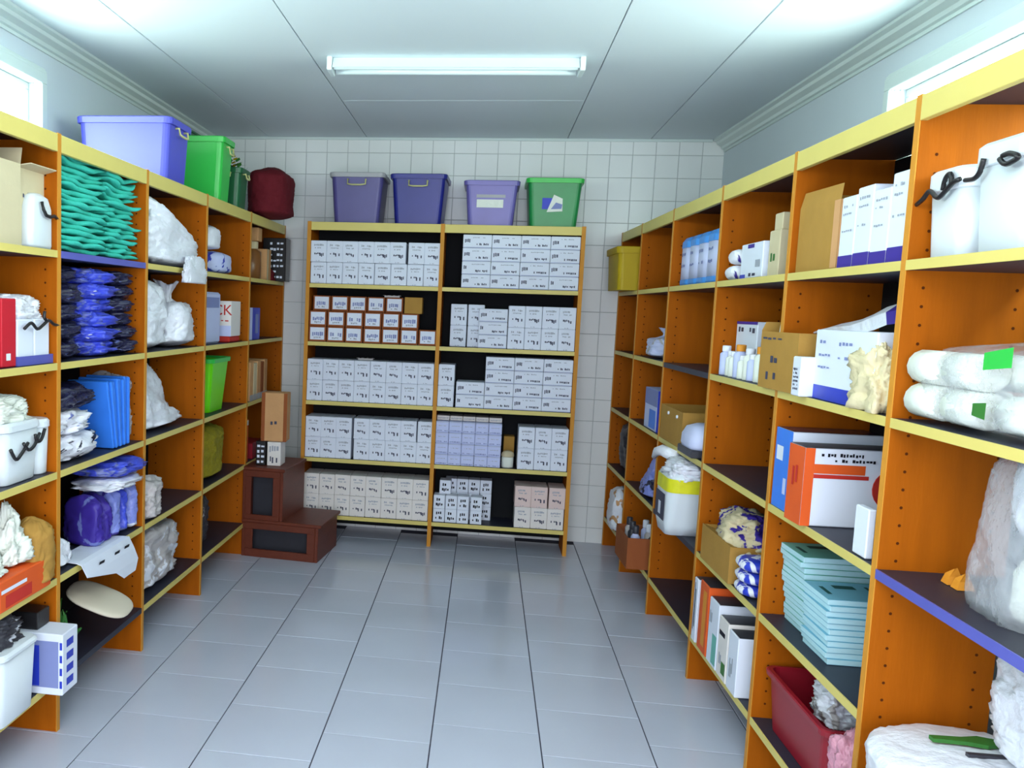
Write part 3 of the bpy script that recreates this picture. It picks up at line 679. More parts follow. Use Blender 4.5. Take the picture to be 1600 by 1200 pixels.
marks(t, [[(.112, -.1, .12), (.114, -.07, .085), (.114, -.03, .1), (.114, .01, .128)], [(.114, -.02, .13), (.116, .01, .105), (.116, .05, .115), (.114, .09, .15)], [(.114, .06, .15), (.115, .07, .125), (.115, .1, .128), (.115, .125, .16)]], .006)
S('crumpled_bag', bag_mesh('left_crumple', .2, .3, .09, 'heap', cloth_w, 33, wr=.22), 'crumpled white bag lying on the milky bin on the third shelf', 'bag', LA(.12, 2.84, ZS[2] + .2), rl)
t = tub('milky_bin', 'narrow milky bin touching the first left upright, third shelf', LA(.1, 3.025, ZS[2]), rl, .17, .09, .19, clearish)
# fourth shelf
S('red_orange_box', carton('red_orange_box', .2, .34, .1, orange_m, [('q', '+x', .1, .6, .1, .5, ink_r), ('q', '+x', .02, .5, .6, .72, carton_w)]), 'red-orange flat box under white cloth on the fourth left shelf', 'box', LA(.085, 2.82, ZS[3]), rl)
S('white_star_wrap', bag_mesh('star_wrap', .16, .2, .22, 'cone', cloth_w, 5, wr=.34), 'white pointed paper wrap on the red-orange box', 'wrap', LA(.07, 2.84, ZS[3] + .1), rl)
S('white_wrap', bag_mesh('star_wrap2', .13, .14, .12, 'cone', cloth_w, 6, wr=.3), 'small white crumpled wrap at the front of the red-orange box', 'wrap', LA(.06, 2.69, ZS[3] + .1), rl)
S('brown_paper_bag', bag_mesh('brown_bag', .15, .16, .24, 'full', brown_card, 8, wr=.1), 'brown paper bag standing against the first left upright', 'bag', LA(.045, 3.04 - .08 + .005, ZS[3]), rl)
# bottom shelf
t = T('printed_box', 'white box with blue square print jutting past the first left upright', 'box', (-1.51, 2.985, ZS[4]), .0)
P('body', carton('blue_white', .3, .12, .215, carton_w, [('q', '-y', .35, .95, .12, .88, ink_b), ('q', '-y', .42, .72, .14, .8, blue_m), ('q', '-y', .3, .34, .1, .9, carton_w2)]), t)
b = MB()
for k in range(4): b.face_quad('+x', .3, .12, .215, .25, .7, .12 + .21 * k, .24 + .21 * k, blue_m)
for k in range(4): b.face_quad('-y', .3, .12, .215, .965, .995, .12 + .21 * k, .24 + .21 * k, blue_m)
P('blue_marks', b.mesh('blue_marks'), t)['kind'] = 'stuff'
t = tub('white_bin', 'white plastic bin with dark contents at the bottom left corner', (-1.53, 2.74, ZS[4]), rl, .24, .26, .24, clearish, .02)
S('dark_mesh_bag', bag_mesh('dark_mesh', .2, .22, .1, 'heap', darkgr, 12, wr=.25, mt2=white_bag), 'dark mesh bag with white scraps on the white bin', 'bag', (-1.53, 2.74, ZS[4] + .24), rl)
S('black_case', carton('black_case', .2, .09, .06, blackp), 'flat black case lying across the printed box, bottom left', 'box', (-1.56, 2.99, ZS[4] + .2165), .0)
# LB: teal gowns
def gown_mesh(name, L, amp, ph, sag, th=.0185, w=.27):
    nx = 16; prof = []
    for k in range(7): a = -math.pi / 2 + math.pi * k / 6; prof.append((w / 2 - th / 2 + math.cos(a) * th / 2, th / 2 + math.sin(a) * th / 2))
    prof += [(-w / 2, th * .9), (-w / 2, th * .1)]
    lo = []
    for i in range(nx + 1):
        u = i / nx; y = -L / 2 + L * u
        z0 = amp * math.sin(u * 7 + ph) + amp * .7 * math.sin(u * 15 + ph * 2) + sag * (2 * u - 1) ** 2
        k = .0 if i in (0, nx) else 1
        lo.append([(x + .008 * math.sin(u * 11 + ph * 3) * (x > 0), y, (z - th / 2) * (.45 + .55 * (1 - abs(2 * u - 1) ** 5)) + th / 2 + z0) for x, z in prof])
    zm = min(v[2] for l in lo for v in l); lo = [[(v[0], v[1], v[2] - zm) for v in l] for l in lo]
    b = MB(); b.loops([l[::-1] for l in lo], teal); return b.mesh(name, True)
for col, (yc, L, n) in enumerate(((3.335, .44, 17), (3.70, .36, 16))):
    z = ZS[0]
    for k in range(n):
        sag = 0 if k < 9 else (.004 + .0035 * (k - 9)) * (1 if col else .5)
        me = gown_mesh('folded_gown', L - .02 - (.03 * (k % 3)), .0028, k * 1.7 + col, sag, .0178)
        S('folded_gown', me, f'folded teal gown, {ORD[k]} from the bottom of the {"left" if col == 0 else "right"} stack on the blue-edged shelf', 'gown', LA(.165 + R1.uniform(-.015, .015), yc + R1.uniform(-.012, .012), z), rl + R1.uniform(-.03, .03), 'folded teal gowns on the blue-edged shelf')
        z += .0202 if k < 9 else .0198
# navy / royal packs
packs = {}
def pack(key, w, d, h, mt, seed, mt2=None, ex=None):
    if key not in packs: packs[key] = bag_mesh(key, w, d, h, 'pillow', mt, seed, 44, 20, wr=.26, mt2=mt2, extra=ex)
    return packs[key]
for col, (yc, L, n, mt, m2, nm) in enumerate(((3.235, .28, 5, navy, None, 'navy'), (3.53, .3, 6, royal, lblue, 'royal blue'), (3.785, .22, 6, navy, lblue, 'navy'))):
    z = ZS[1]; hh = .33 / n
    for k in range(n):
        S('wrapped_bundle', pack('bundle_%d_%d' % (col, k % 3), .27, L, hh * 1.22, mt, col * 5 + k % 3 + 1, (white_bag if k % 3 == 1 else lblue), (.35, .5, .6)[k % 3] if mt is navy else (.1, .5, .2)[k % 3]), f'{nm} cloth bundle, {ORD[k]} from bottom of {("left", "middle", "right")[col]} pile under the folded gowns', 'bundle', LA(.145 + R1.uniform(-.02, .02), yc + R1.uniform(-.012, .012), z), rl + R1.uniform(-.16, .16), 'cloth bundles in plastic on the second shelf of the left rack')
        z += hh
# third shelf: navy pack, fan of bright blue folders, white bags, film
S('navy_pack', pack('navyp', .27, .38, .1, navy, 14), 'dark navy pack lying on white bags at the third left shelf', 'bundle', LA(.13, 3.3, ZS[2] + .19), rl)
S('white_bag', pack('wb1', .25, .34, .1, white_bag, 15, lblue, .3), 'upper crumpled white plastic bag left of the blue folders', 'bag', LA(.12, 3.29, ZS[2] + .1), rl)
S('white_bag', pack('wb2', .27, .42, .11, white_bag, 16, navy, .35), 'lower white and navy plastic bag left of the blue folders', 'bag', LA(.125, 3.31, ZS[2]), rl)
for k in range(8):
    b = MB(); b.bbox(-.05, .12, -.009, .009, 0, .285 - .004 * (k % 3), sky_bl, .004)
    S('blue_folder', b.mesh('blue_folder'), f'bright blue folder, {ORD[k]} from left in the fan on the third left shelf', 'folder', LA(.14 - .006 * (k % 2), 3.62 + .02 * k, ZS[2] + .003), 0, 'bright blue folders fanned on the third shelf', rot=(math.radians(15 - 2.0 * k), 0, rl))
S('blue_backing_pack', carton('blue_backing', .1, .26, .22, blue_m), 'dark blue pack standing behind the fanned folders', 'box', LA(.24, 3.45, ZS[2]), rl)
S('clear_wrap', bag_mesh('clear_wrap', .2, .07, .3, 'full', clear_m, 17, wr=.2), 'crinkled clear plastic wrap standing right of the blue folders', 'wrap', LA(.13, 3.842, ZS[2]), rl)
# fourth shelf
def slab_bent(name, w, d, h, mt, bend, mt2=None):
    b = MB(); n = 9; lo = []
    for k in range(n + 1):
        u = k / n; x = -w / 2 + w * u; z = -bend * u * u
        lo.append([(x, -d / 2, z), (x, d / 2, z + .004), (x, d / 2, z + h), (x, -d / 2, z + h)])
    zm = min(v[2] for l in lo for v in l); lo = [[(v[0], v[1], v[2] - zm) for v in l] for l in lo]
    b.loops([l[::-1] for l in lo], mt); return b.mesh(name, True)
for k in range(5):
    yk = 3.5 + .088 * k
    S('wrapped_pack', bag_mesh('lean_pack_%d' % k, .2, .085, .21 - .008 * (k % 2), 'full', [violet, violet, lblue, royal, lblue][k], 40 + k, 40, 24, wr=.14, mt2=[lblue, None, violet, lblue, white_bag][k], extra=.2), f'{["violet", "deep violet", "periwinkle", "royal blue", "pale periwinkle"][k]} plastic-wrapped pack, {ORD[k]} from left, fourth left shelf', 'bundle', LA(.1, yk, ZS[3]), rl - .35, 'plastic-wrapped blue packs standing on the fourth left shelf')
S('white_pouch', pack('pouch1', .26, .42, .05, white_bag, 18), 'white flat pouch lying on the leaning violet packs', 'pouch', LA(.075, 3.66, ZS[3] + .212), rl)
S('blue_pouch', pack('pouch2', .27, .36, .07, royal, 19, lblue, .3), 'royal blue glossy pouch on the white flat pouch', 'pouch', LA(.08, 3.7, ZS[3] + .262), rl)
S('white_wrap', bag_mesh('ww3', .12, .14, .16, 'cone', white_bag, 23, wr=.25), 'white crumpled wrap left of the violet packs', 'wrap', LA(.08, 3.2, ZS[3]), rl)
S('white_wrap', pack('ww4', .2, .18, .07, white_bag, 24), 'white folded wrap behind the small crumpled wrap, fourth shelf', 'wrap', LA(.2, 3.3, ZS[3]), rl)
# white label strips hanging over the shelf edge
b = MB(); lo = []
for (x, z, y0, y1) in ((-.1, .004, -.2, .2), (0, .006, -.22, .22), (.02, .0, -.22, .24), (.035, -.05, -.2, .26), (.045, -.1, .05, .28), (.05, -.14, .12, .24)):
    lo.append([(x, y0, z), (x, y1, z), (x + .002, y1, z + .003), (x + .002, y0, z + .003)])
b.loops(lo, carton_w)
for yy in (-.09, .06, .16): b.add([(.0335, yy, -.03), (.0335, yy + .05, -.032), (.036, yy + .05, -.02), (.036, yy, -.018)], [(0, 1, 2, 3)], ink_k)
S('paper_strip', b.mesh('paper_strip'), 'white printed paper strip draped over the fourth left shelf edge', 'paper', (FX('L', 3.45) + .0, 3.44, ZS[3] + .002), rl)
# bottom shelf
S('beige_tray', bag_mesh('beige_lid', .26, .22, .03, 'pillow', beige_p, 25, 36, 12, wr=.0), 'beige oval plastic tray leaning out over the bottom left shelf', 'tray', (-1.44, 3.42, ZS[4] + .17), 0, rot=(.1, .35, .1))
b = MB(); RR = random.Random(8)
for k in range(26):
    a = RR.uniform(-.7, 1.2); L = RR.uniform(.1, .24); y = RR.uniform(-.09, .09); x = RR.uniform(-.06, .06); p = []
    for q_ in range(5): u = q_ / 4; p.append((x + .05 * u * math.cos(a * 3), y + .1 * u * math.sin(a), L * math.sin(u * 1.5)))
    b.tube(p, [.012, .012, .01, .008, .003], leaf, 5)
S('green_bundle', b.mesh('green_bundle', True), 'bundle of green leafy stalks at the bottom left shelf', 'plant', LA(.1, 3.22, ZS[4]), rl)
# LC
t = T('white_sack', 'big white plastic sack spilling over the top shelf of the third left bay', 'bag', LA(.13, 4.37, ZS[0]), rl)
P('sack_body', bag_mesh('spill1', .29, .84, .31, 'full', white_bag, 51, 90, 50, wr=.1, slant=.72), t)
P('hanging_corner', bag_mesh('spill3', .05, .36, .13, 'heap', white_bag, 53, wr=.2), t, (.165, .08, -.07))
S('lime_strip', slab_bent('lime_strip', .05, .03, .29, lime_p, 0), 'lime green plastic strip standing beside the big white sack', 'strip', LA(.05, 3.935, ZS[0]), rl)
S('white_sack', bag_mesh('lc2', .27, .4, .335, 'full', white_bag, 54, wr=.15), 'tall crumpled white sack on the second shelf, left half, third left bay', 'bag', LA(.15, 4.13, ZS[1]), rl)
S('white_sack', bag_mesh('lc2b', .27, .38, .33, 'sack', white_bag, 55, wr=.15), 'knotted round white sack on the second shelf beside the tall one', 'bag', LA(.13, 4.52, ZS[1]), rl)
S('white_sack', bag_mesh('lc3', .27, .62, .32, 'cone', white_bag, 56, wr=.16), 'white cone-shaped sack on the third shelf of the third left bay', 'bag', LA(.15, 4.24, ZS[2]), rl)
S('small_bag', bag_mesh('lc4', .2, .22, .2, 'full', grey_bag, 57, wr=.22), 'small greyish plastic bag with brown scraps on the fourth shelf', 'bag', LA(.07, 4.04, ZS[3]), rl)
S('grey_sack', bag_mesh('lc6', .27, .62, .33, 'full', grey_bag, 58, wr=.17, mt2=white_bag, extra=.25), 'greyish plastic sack slumped on the bottom shelf of the third left bay', 'bag', LA(.15, 4.28, ZS[4]), rl)
# LD
def jars(label, loc, mt, r, h, cap, rz=0, name='pill_bottle', cat='bottle', group=None):
    e = T(name, label, cat, loc, rz, group); b = MB(); b.loops([ring(r * .95, 0), ring(r, .005), ring(r, h * .72), ring(r * .55, h * .8), ring(r * .55, h * .82)], mt); P('body', b.mesh('bottle_body', True), e)
    b = MB(); b.loops([ring(r * .68, h * .8), ring(r * .7, h * .82), ring(r * .7, h * .98), ring(r * .6, h)], cap); P('cap', b.mesh('bottle_cap', True), e); return e
S('wrapped_pack', pack('ld0', .2, .2, .14, violet, 61, white_bag, .1), 'blue and white plastic pack left of the roll stack, top shelf', 'bundle', LA(.15, 4.9, ZS[0]), rl)
S('tissue_pack', bag_mesh('ld1b', .2, .3, .13, 'full', carton_b, 62, 30, 14, wr=.05, mt2=blue_m, extra=.18), 'blue and white wrapped roll pack on the top shelf, fourth left bay', 'pack', LA(.12, 5.22, ZS[0]), rl)
S('tissue_pack', bag_mesh('ld1a', .16, .2, .14, 'full', white_bag, 63, 30, 14, wr=.08), 'white wrapped roll lying on the blue and white roll pack', 'pack', LA(.13, 5.14, ZS[0] + .13), rl)
t = T('detergent_bag', 'light blue and white soft pack standing on the second shelf, fourth left bay', 'pack', LA(.1, 4.99, ZS[1]), rl)
P('bag', carton('ld2a', .12, .32, .28, carton_b, [('q', '-y', .0, 1, .8, .95, ink_b), ('q', '-y', .1, .4, .05, .3, ink_b), ('q', '+x', .1, .9, .7, .9, ink_b), ('s', '-y', .2, .8, .5, .58, 5, ink_g, 1)], .012), t)
t = T('printed_carton', 'cream carton with red lettering on a red tray, second shelf, left rack', 'box', LA(.15, 5.36, ZS[1]), rl)
P('carton', carton('ld2b', .28, .2, .2, carton_w2, [('q', '-y', 0, 1, 0, .3, carton_b), ('s', '-y', .45, .95, .42, .46, 6, ink_r, 1)]), t, (0, 0, .035))
tm_ = text_mesh('lettering', 'BCK', .085, ink_r); o = P('lettering', tm_, t, (.065, -.1012, .155)); o.rotation_euler = (math.radians(90), 0, 0)
P('red_tray', carton('redtray', .27, .22, .034, ink_r, (), .008), t)
crate('lime green waste bin on the third shelf of the left rack', 'bin', LA(.15, 5.13, ZS[2]), .25, .34, .3, lime_p, green_p, rz=rl, name='waste_bin', rim_h=.025, taper=.8)
S('net_sack', bag_mesh('olive', .26, .46, .33, 'full', olive, 64, wr=.09), 'olive-yellow net sack filling the fourth shelf below the lime bin', 'bag', LA(.145, 5.1, ZS[3]), rl)
S('grey_sack', bag_mesh('ld5', .22, .24, .3, 'full', darkgr, 65, wr=.15, mt2=grey_bag, extra=.25), 'dark grey plastic bag with handle on the bottom shelf, fourth left bay', 'bag', LA(.16, 5.02, ZS[4]), rl)
# LE
jars('large brown jar with ivory lid on the top shelf, last left bay', LA(.1, 6.0, ZS[0]), jar_br, .068, .24, ivory_card, name='brown_jar', cat='jar')
S('carton', carton('le_card', .1, .12, .2, tan_card, [('q', '+x', .1, .4, 0, 1, ivory_card)]), 'narrow tan carton right of the large brown jar', 'box', LA(.07, 6.17, ZS[0]), rl)
S('carton', carton('le_card2', .12, .1, .085, tan_card), 'small tan carton lying on the brown jar lid', 'box', LA(.1, 6.0, ZS[0] + .24), rl)
S('maroon_pouch', bag_mesh('le_m', .09, .1, .08, 'heap', dkred, 66, wr=.15), 'little maroon pouch at the front of the top shelf, last bay', 'pouch', LA(.05, 6.29, ZS[0]), rl)
t = T('vial_box', 'black box with rows of white-capped vials at the end of left rack', 'box', LA(.03, 6.43, ZS[0]), rl)
P('box', carton('le_black', .16, .14, .29, blackp, [('s', '-y', .3, .9, .06 + .13 * k, .12 + .13 * k, 4, carton_w, k) for k in range(7)]), t)
S('carton', carton('le_blue', .16, .3, .2, blue_m, [('q', '+x', .05, .35, 0, 1, carton_b), ('q', '+x', .6, .85, .2, .8, ink_b)]), 'blue and white carton on the second shelf, last left bay', 'box', LA(.1, 5.82, ZS[1]), rl)
for k in range(5):
    b = MB(); b.bbox(-.11, .11, -.042, .042, 0, .245 - .012 * (k % 2), [tan_card, ivory_card, tan_card, red_card, tan_card][k], .003)
    b.face_quad('+x', .22, .084, .235, .0, 1, .0, .16, rim_grey)
    S('file_box', b.mesh('file_box'), f'upright tan file box, {ORD[k]} from left, third shelf, last left bay', 'file box', LA(.115, 5.74 + .09 * k, ZS[2]), rl, 'upright file boxes on the third shelf of the last left bay')
S('orange_folder', carton('orange_f', .12, .05, .27, orange_m, [('q', '+x', 0, 1, .86, .97, carton_w2)]), 'narrow orange folder box on the fourth shelf, last left bay', 'folder', LA(.07, 5.68, ZS[3]), rl)
S('red_box', carton('red_b', .22, .26, .1, crim), 'dark red flat box lying under the shelf, fourth shelf, last left bay', 'box', LA(.12, 5.95, ZS[3]), rl)

# ------------------------------------------------------------------ right rack contents
# RA (nearest bay)
def mk(zf): return zf
t = tub('white_canister', 'white lidded canister with black scrawl touching the nearest right upright', RA(.12, 2.405, ZS[0]), rr_, .2, .18, .2, clearish, .05)
marks(t, [[(-.1, .15, .125), (-.108, .1, .13), (-.108, .07, .14), (-.108, .04, .155), (-.108, .0, .135), (-.108, -.03, .145), (-.108, -.06, .16), (-.108, -.09, .165)], [(-.108, -.02, .15), (-.109, -.03, .175), (-.109, -.05, .182), (-.109, -.06, .16)]], .0055)
t = tub('white_canister', 'larger white lidded canister at the right frame edge, top shelf', RA(.13, 2.185, ZS[0]), rr_, .22, .22, .23, clearish, .05)
marks(t, [[(-.116, .11, .16), (-.118, .07, .158), (-.118, .05, .17), (-.118, .04, .195)], [(-.118, -.02, .185), (-.12, -.05, .17), (-.12, -.09, .178), (-.12, -.06, .19), (-.118, -.03, .19)]], .0055)
t = T('bottle_bag', 'clear bag of white bottles with green print on the second right shelf', 'bag', RA(.15, 2.22, ZS[1]), rr_)
rb = MB(); RR = random.Random(5)
for (x, y, z, ry) in ((-.1, .2, .05, 0), (-.1, .2, .13, 0), (-.1, .03, .05, 0), (-.1, .04, .13, 0), (-.02, .15, .05, 0), (-.02, -.0, .13, 0), (-.08, -.15, .05, 0), (-.03, -.15, .12, 0)):
    q = MB(); q.tube([(x, y - .08, z), (x, y - .078, z), (x, y + .05, z), (x, y + .062, z), (x, y + .065, z), (x, y + .08, z)], [.036, .04, .04, .02, .024, .022], cloth_w, 14); P('bottle', q.mesh('bagged_bottle', True), t)
P('film', bag_mesh('film1', .3, .56, .2, 'full', clear_m, 71, wr=.08), t)
b = MB(); b.add([(-.1505, -.1, .14), (-.1505, -.2, .15), (-.1505, -.2, .19), (-.1505, -.1, .175)], [(0, 1, 2, 3)], green_p); P('green_print', b.mesh('green_print2'), t); b = MB(); b.add([(-.1525, -.13, .04), (-.1525, -.08, .045), (-.1525, -.08, .07), (-.1525, -.13, .075)], [(0, 1, 2, 3)], leaf); P('green_print', b.mesh('green_print'), t)
t = T('bottle_bag', 'clear bag with a round white bottle on the blue-edged right shelf', 'bag', RA(.17, 2.13, ZS[2]), rr_)
q = MB(); q.loops([ring(.06, 0.005), ring(.065, .02), ring(.066, .1), ring(.05, .13), ring(.028, .14), ring(.028, .16)], cloth_w); P('bottle', q.mesh('round_bottle', True), t, (0, -.02, 0))
q = bag_mesh('round_wad', .16, .18, .2, 'pillow', white_bag, 72, wr=.08); P('white_roll', q, t, (.0, -.03, .165))
P('film', bag_mesh('film2', .22, .3, .37, 'heap', clear_m, 73, wr=.08), t, (0, .02, 0))
b = MB(); RR = random.Random(6)
for k in range(2):
    o_ = k * .045; b.loops([[(-.02, o_ - .02, 0), (.02, o_ - .018, 0), (.015, o_ + .018, 0), (-.018, o_ + .015, 0)], [(-.012, o_ - .012, .018), (.014, o_ - .01, .02), (.01, o_ + .012, .014), (-.012, o_ + .01, .022)], [(-.003, o_ - .012, .038), (.004, o_ - .01, .04), (.003, o_ - .006, .036), (-.002, o_ - .006, .036)]], amber)
S('amber_scraps', b.mesh('amber_scraps'), 'crumpled amber plastic scraps lying on the blue-edged shelf', 'scrap', RA(.13, 2.36, ZS[2]), rr_)
t = T('printed_sack', 'large white sack with green print filling the bottom right corner', 'bag', (FX('R', 2.1) + .15, 2.09, ZS[4]), rr_)
P('sack_body', bag_mesh('bigsack', .46, .78, .415, 'block', white_bag, 74, 90, 60, wr=.03), t)
P('brown_side', bag_mesh('brownside', .05, .7, .3, 'block', tan_card, 75, wr=.02), t, (-.222, -.02, 0))
q = MB(); q.loops([[(x, -w_, 0), (x, w_, 0), (x, w_, .009), (x, -w_, .009)] for x, w_ in ((-.05, .01), (.02, .013), (.06, .025), (.11, .007))], leaf); P('green_print', q.mesh('green_mark'), t, (-.04, .195, .406))
q = MB(); q.box(-.05, .05, -.007, .007, 0, .009, darkgr); P('grey_print', q.mesh('grey_mark'), t, (.0, .12, .406))
S('white_sack', bag_mesh('backsack', .26, .6, .29, 'full', white_bag, 75, wr=.12), 'white wrapped sack leaning on the printed sack beneath the blue-edged shelf', 'bag', (FX('R', 2.05) + .25, 2.02, ZS[4] + .42), rr_)
# RB
openbox('cardboard_box', .24, .33, .2, brown_card, [('-x', 100, .05), ('+y', 80, .05), ('+x', 70, .04)], 'brown cardboard box beside white cartons on the top right shelf', 'box', RA(.14, 3.15, ZS[0]), rr_, prints=lambda b, w, d, h: (b.face_quad('-y', w, d, h, .0, .12, 0, 1, tan_card), b.face_quad('-x', w, d, h, .86, 1, .02, 1, tan_card)))
for k in range(4):
    h = (.2, .215, .195, .225)[k]
    S('purple_based_carton', carton('pbc%d' % k, .22, .1, h, carton_w, [('q', '-y', 0, 1, 0, .17, violet), ('q', '-x', 0, 1, 0, .17, violet), ('s', '-x', .15, .85, .84, .88, 5, ink_g, 1 + k), ('s', '-x', .15, .75, .74, .77, 5, ink_g, 2 + k), ('s', '-x', .15, .85, .5, .53, 5, ink_g, 3 + k), ('s', '-y', .15, .85, .84, .88, 8, ink_g, 5), ('s', '-y', .1, .6, .5, .53, 6, ink_g, 6)]), f'white carton with violet base, {ORD[k]} from the brown box, top right shelf', 'box', RA(.13, 2.925 - .105 * k, ZS[0]), rr_, 'white cartons with violet bases')
def pr(b, w, d, h):
    b.scrib('-x', w, d, h, .3, .5, .45, .6, 2, ink, 3); b.scrib('-x', w, d, h, .05, .6, .86, .9, 4, ink, 5); b.scrib('-x', w, d, h, .2, .5, .15, .3, 3, ink, 6); b.scrib('-y', w, d, h, .3, .6, .7, .78, 2, ink, 4)
openbox('cardboard_box', .2, .33, .19, brown_card, [('+y', 75, .03)], 'brown cardboard box with stamps jutting out at the second right shelf', 'box', (FX('R', 3.28) + .085, 3.31, ZS[1]), rr_ + .03, prints=pr)
S('white_nozzle', bag_mesh('cone_', .03, .035, .14, 'cone', cloth_w, 76, 12, 10, wr=.03), 'thin white cone-tipped item standing in the stamped brown box', 'nozzle', RA(.03, 3.4, ZS[1] + .16), rr_)
b = MB(); n_ = 8; lo = []
for k in range(n_ + 1):
    u = k / n_; wd = .006 + .05 * min(1, u * 1.25) * (1 if u < .85 else .85); y = .1 - .62 * u; z = .19 + .075 * u + .006 * math.sin(u * 9)
    lo.append([(.0, y, z - wd * .75), (.025 + .02 * u, y + .02, z + wd * .1), (.03, y, z + wd * .5), (-.005, y, z - .002)])
b.loops(lo, white_bag); i3 = b.m(violet)
for kf, f in enumerate(b.f):
    if sum(b.v[a][1] for a in f) / len(f) < -.46: b.mi[kf] = i3
S('folded_pouch', b.mesh('folded_pouch'), 'white pouch with violet end rising from the stamped brown box', 'pouch', RA(.1, 3.25, ZS[1]), rr_)
t = T('printed_carton', 'large white carton with blue base and small grey print, second right shelf', 'box', RA(.15, 2.86, ZS[1]), rr_)
P('carton', carton('rb2w', .27, .42, .205, carton_w, [('q', '-x', 0, 1, 0, .2, blue_m), ('q', '-y', 0, 1, 0, .2, blue_m), ('s', '-x', .08, .3, .8, .85, 4, ink_b, 1), ('s', '-x', .42, .64, .79, .84, 4, ink_b, 2), ('s', '-x', .08, .3, .62, .66, 4, ink_b, 3), ('s', '-x', .42, .64, .6, .64, 4, ink_b, 4), ('s', '-x', .08, .3, .45, .48, 4, ink_b, 5)]), t)
S('small_carton', carton('rb2s', .06, .07, .12, carton_w, [('s', '-x', .2, .8, .15 + .1 * k, .21 + .1 * k, 5, ink, k) for k in range(6)]), 'little white carton with barcode print before the stamped brown box', 'box', (FX('R', 3.09) - .015, 3.09, ZS[1]), rr_) if False else S('small_carton', carton('rb2s', .05, .07, .12, carton_w, [('s', '-x', .2, .8, .15 + .1 * k, .21 + .1 * k, 5, ink, k) for k in range(6)]), 'little white carton with barcode print in front of blue-based carton', 'box', (FX('R', 3.1) - .0, 3.09, ZS[1]), rr_)
S('beige_cloths', bag_mesh('beige_c', .12, .3, .2, 'heap', beige_cl, 77, wr=.3), 'heap of beige gauze cloths before the large white carton', 'cloth', (FX('R', 2.68) + .045, 2.685, ZS[1]), rr_)
# third shelf RB: blue box, orange box, disc, sleeve
t = T('blue_box', 'blue and white box behind the orange-edged box, third right shelf', 'box', RA(.14, 3.235, ZS[2]), rr_)
P('box', carton('rb3b', .27, .15, .26, carton_w, [('q', '-x', 0, 1, 0, 1, sky_bl), ('q', '-x', .1, .5, .6, .78, carton_w), ('q', '-x', .62, .8, .2, .4, carton_b), ('q', '+z', 0, .99, 0, .99, navy)]), t)
t = T('orange_edged_box', 'white box with orange side and red stripes on the third right shelf', 'box', RA(.118, 3.04, ZS[2]), rr_ + .03)
P('box', carton('rb3o', .28, .12, .235, carton_w, [('q', '-x', 0, 1, 0, 1, orange_m), ('q', '-y', 0, .1, 0, 1, orange_m), ('q', '-y', .1, .62, .68, .8, orange_m), ('q', '-y', .1, .66, .62, .67, ink_r), ('q', '+z', 0, 1, 0, 1, darkgr), ('s', '-x', .3, .7, .5, .75, 2, ink_r, 2)]), t)
b = MB(); b.scrib('-y', .28, .12, .235, .16, .6, .9, .945, 14, ink_k, 9, .003); b.scrib('-y', .28, .12, .235, .3, .72, .83, .87, 12, ink_k, 4, .003); P('lettering', b.mesh('lettering_bars'), t)
q = MB(); q.loops([[(x, -.0002, z) for x, y, z in [(.062 * math.cos(a), 0, .062 * math.sin(a)) for a in [2 * math.pi * k / 24 for k in range(24)]]], [(x, -.004, z) for x, y, z in [(.062 * math.cos(a), 0, .062 * math.sin(a)) for a in [2 * math.pi * k / 24 for k in range(24)]]]][::-1], ink_r); P('red_disc', q.mesh('red_disc'), t, (.118, -.062, .12))
S('white_sleeve', carton('sleeve', .02, .08, .13, carton_w), 'thin white sleeve standing against the nearest right upright, third shelf', 'sleeve', RA(.02, 2.63, ZS[2]), rr_)
# fourth shelf RB: booklets
def booklet(key, w, d, h, cover):
    if key in _C: return _C[key]
    b = MB(); b.bbox(-w / 2, w / 2, -d / 2, d / 2, 0.0006, h - .0008, paper_e, .0008)
    b.box(-w / 2, w / 2, -d / 2, d / 2, h - .0008, h, cover); b.box(-w / 2, w / 2, -d / 2, d / 2, 0, .0006, cover)
    b.face_quad('+z', w, d, h, .3, .6, .62, .8, ink_teal); b.face_quad('+z', w, d, h, .1, .16, .3, .7, ink_teal); b.face_quad('+z', w, d, h, .75, .8, .2, .8, ink_teal)
    _C[key] = b.mesh(key); return _C[key]
for (yc, dep, n, nm, cov, hh) in ((3.19, .175, 14, 'rear', aqua, .0175), (2.955, .15, 11, 'front', aqua_b, .0165)):
    z = ZS[3]
    for k in range(n):
        S('booklet', booklet('bk' + nm, .21, .2, hh, cov), f'{"aqua" if cov is aqua else "light blue"} booklet, {ORD[k]} from the bottom of the {nm} stack, fourth right shelf', 'booklet', RA(dep + R1.uniform(-.004, .004) - .0015 * k * (nm == 'rear'), yc + R1.uniform(-.006, .006) + .002 * k, z), rr_ + R1.uniform(-.025, .025), f'booklets in the {nm} stack on the fourth right shelf')
        z += hh + .0004
z = ZS[3]
for k in range(9):
    S('booklet', booklet('bkx', .1, .2, .0175, aqua), f'aqua booklet, {ORD[k]} from the bottom of the inner stack behind light blue booklets', 'booklet', RA(.245 + R1.uniform(-.003, .003) + .03, 2.95, z), rr_, 'booklets in the inner stack on the fourth right shelf'); z += .0179
# bottom RB: red bin with white bag, pink bag
crate('deep red plastic bin on the lowest right shelf', 'bin', RA(.165, 3.03, ZS[4]), .27, .5, .2, crim, rz=rr_, name='plastic_bin', rim_h=.02, taper=.9)
S('white_bag', bag_mesh('inred', .15, .2, .13, 'full', white_bag, 81, wr=.2, mt2=grey_bag), 'crumpled white bag standing in the deep red bin', 'bag', RA(.15, 3.0, ZS[4] + .135), rr_)
S('pink_bag', bag_mesh('pink', .11, .13, .26, 'full', pinkbag, 82, wr=.25), 'pink plastic bag beside the deep red bin and nearest upright', 'bag', RA(.06, 2.66, ZS[4] + .0), rr_)
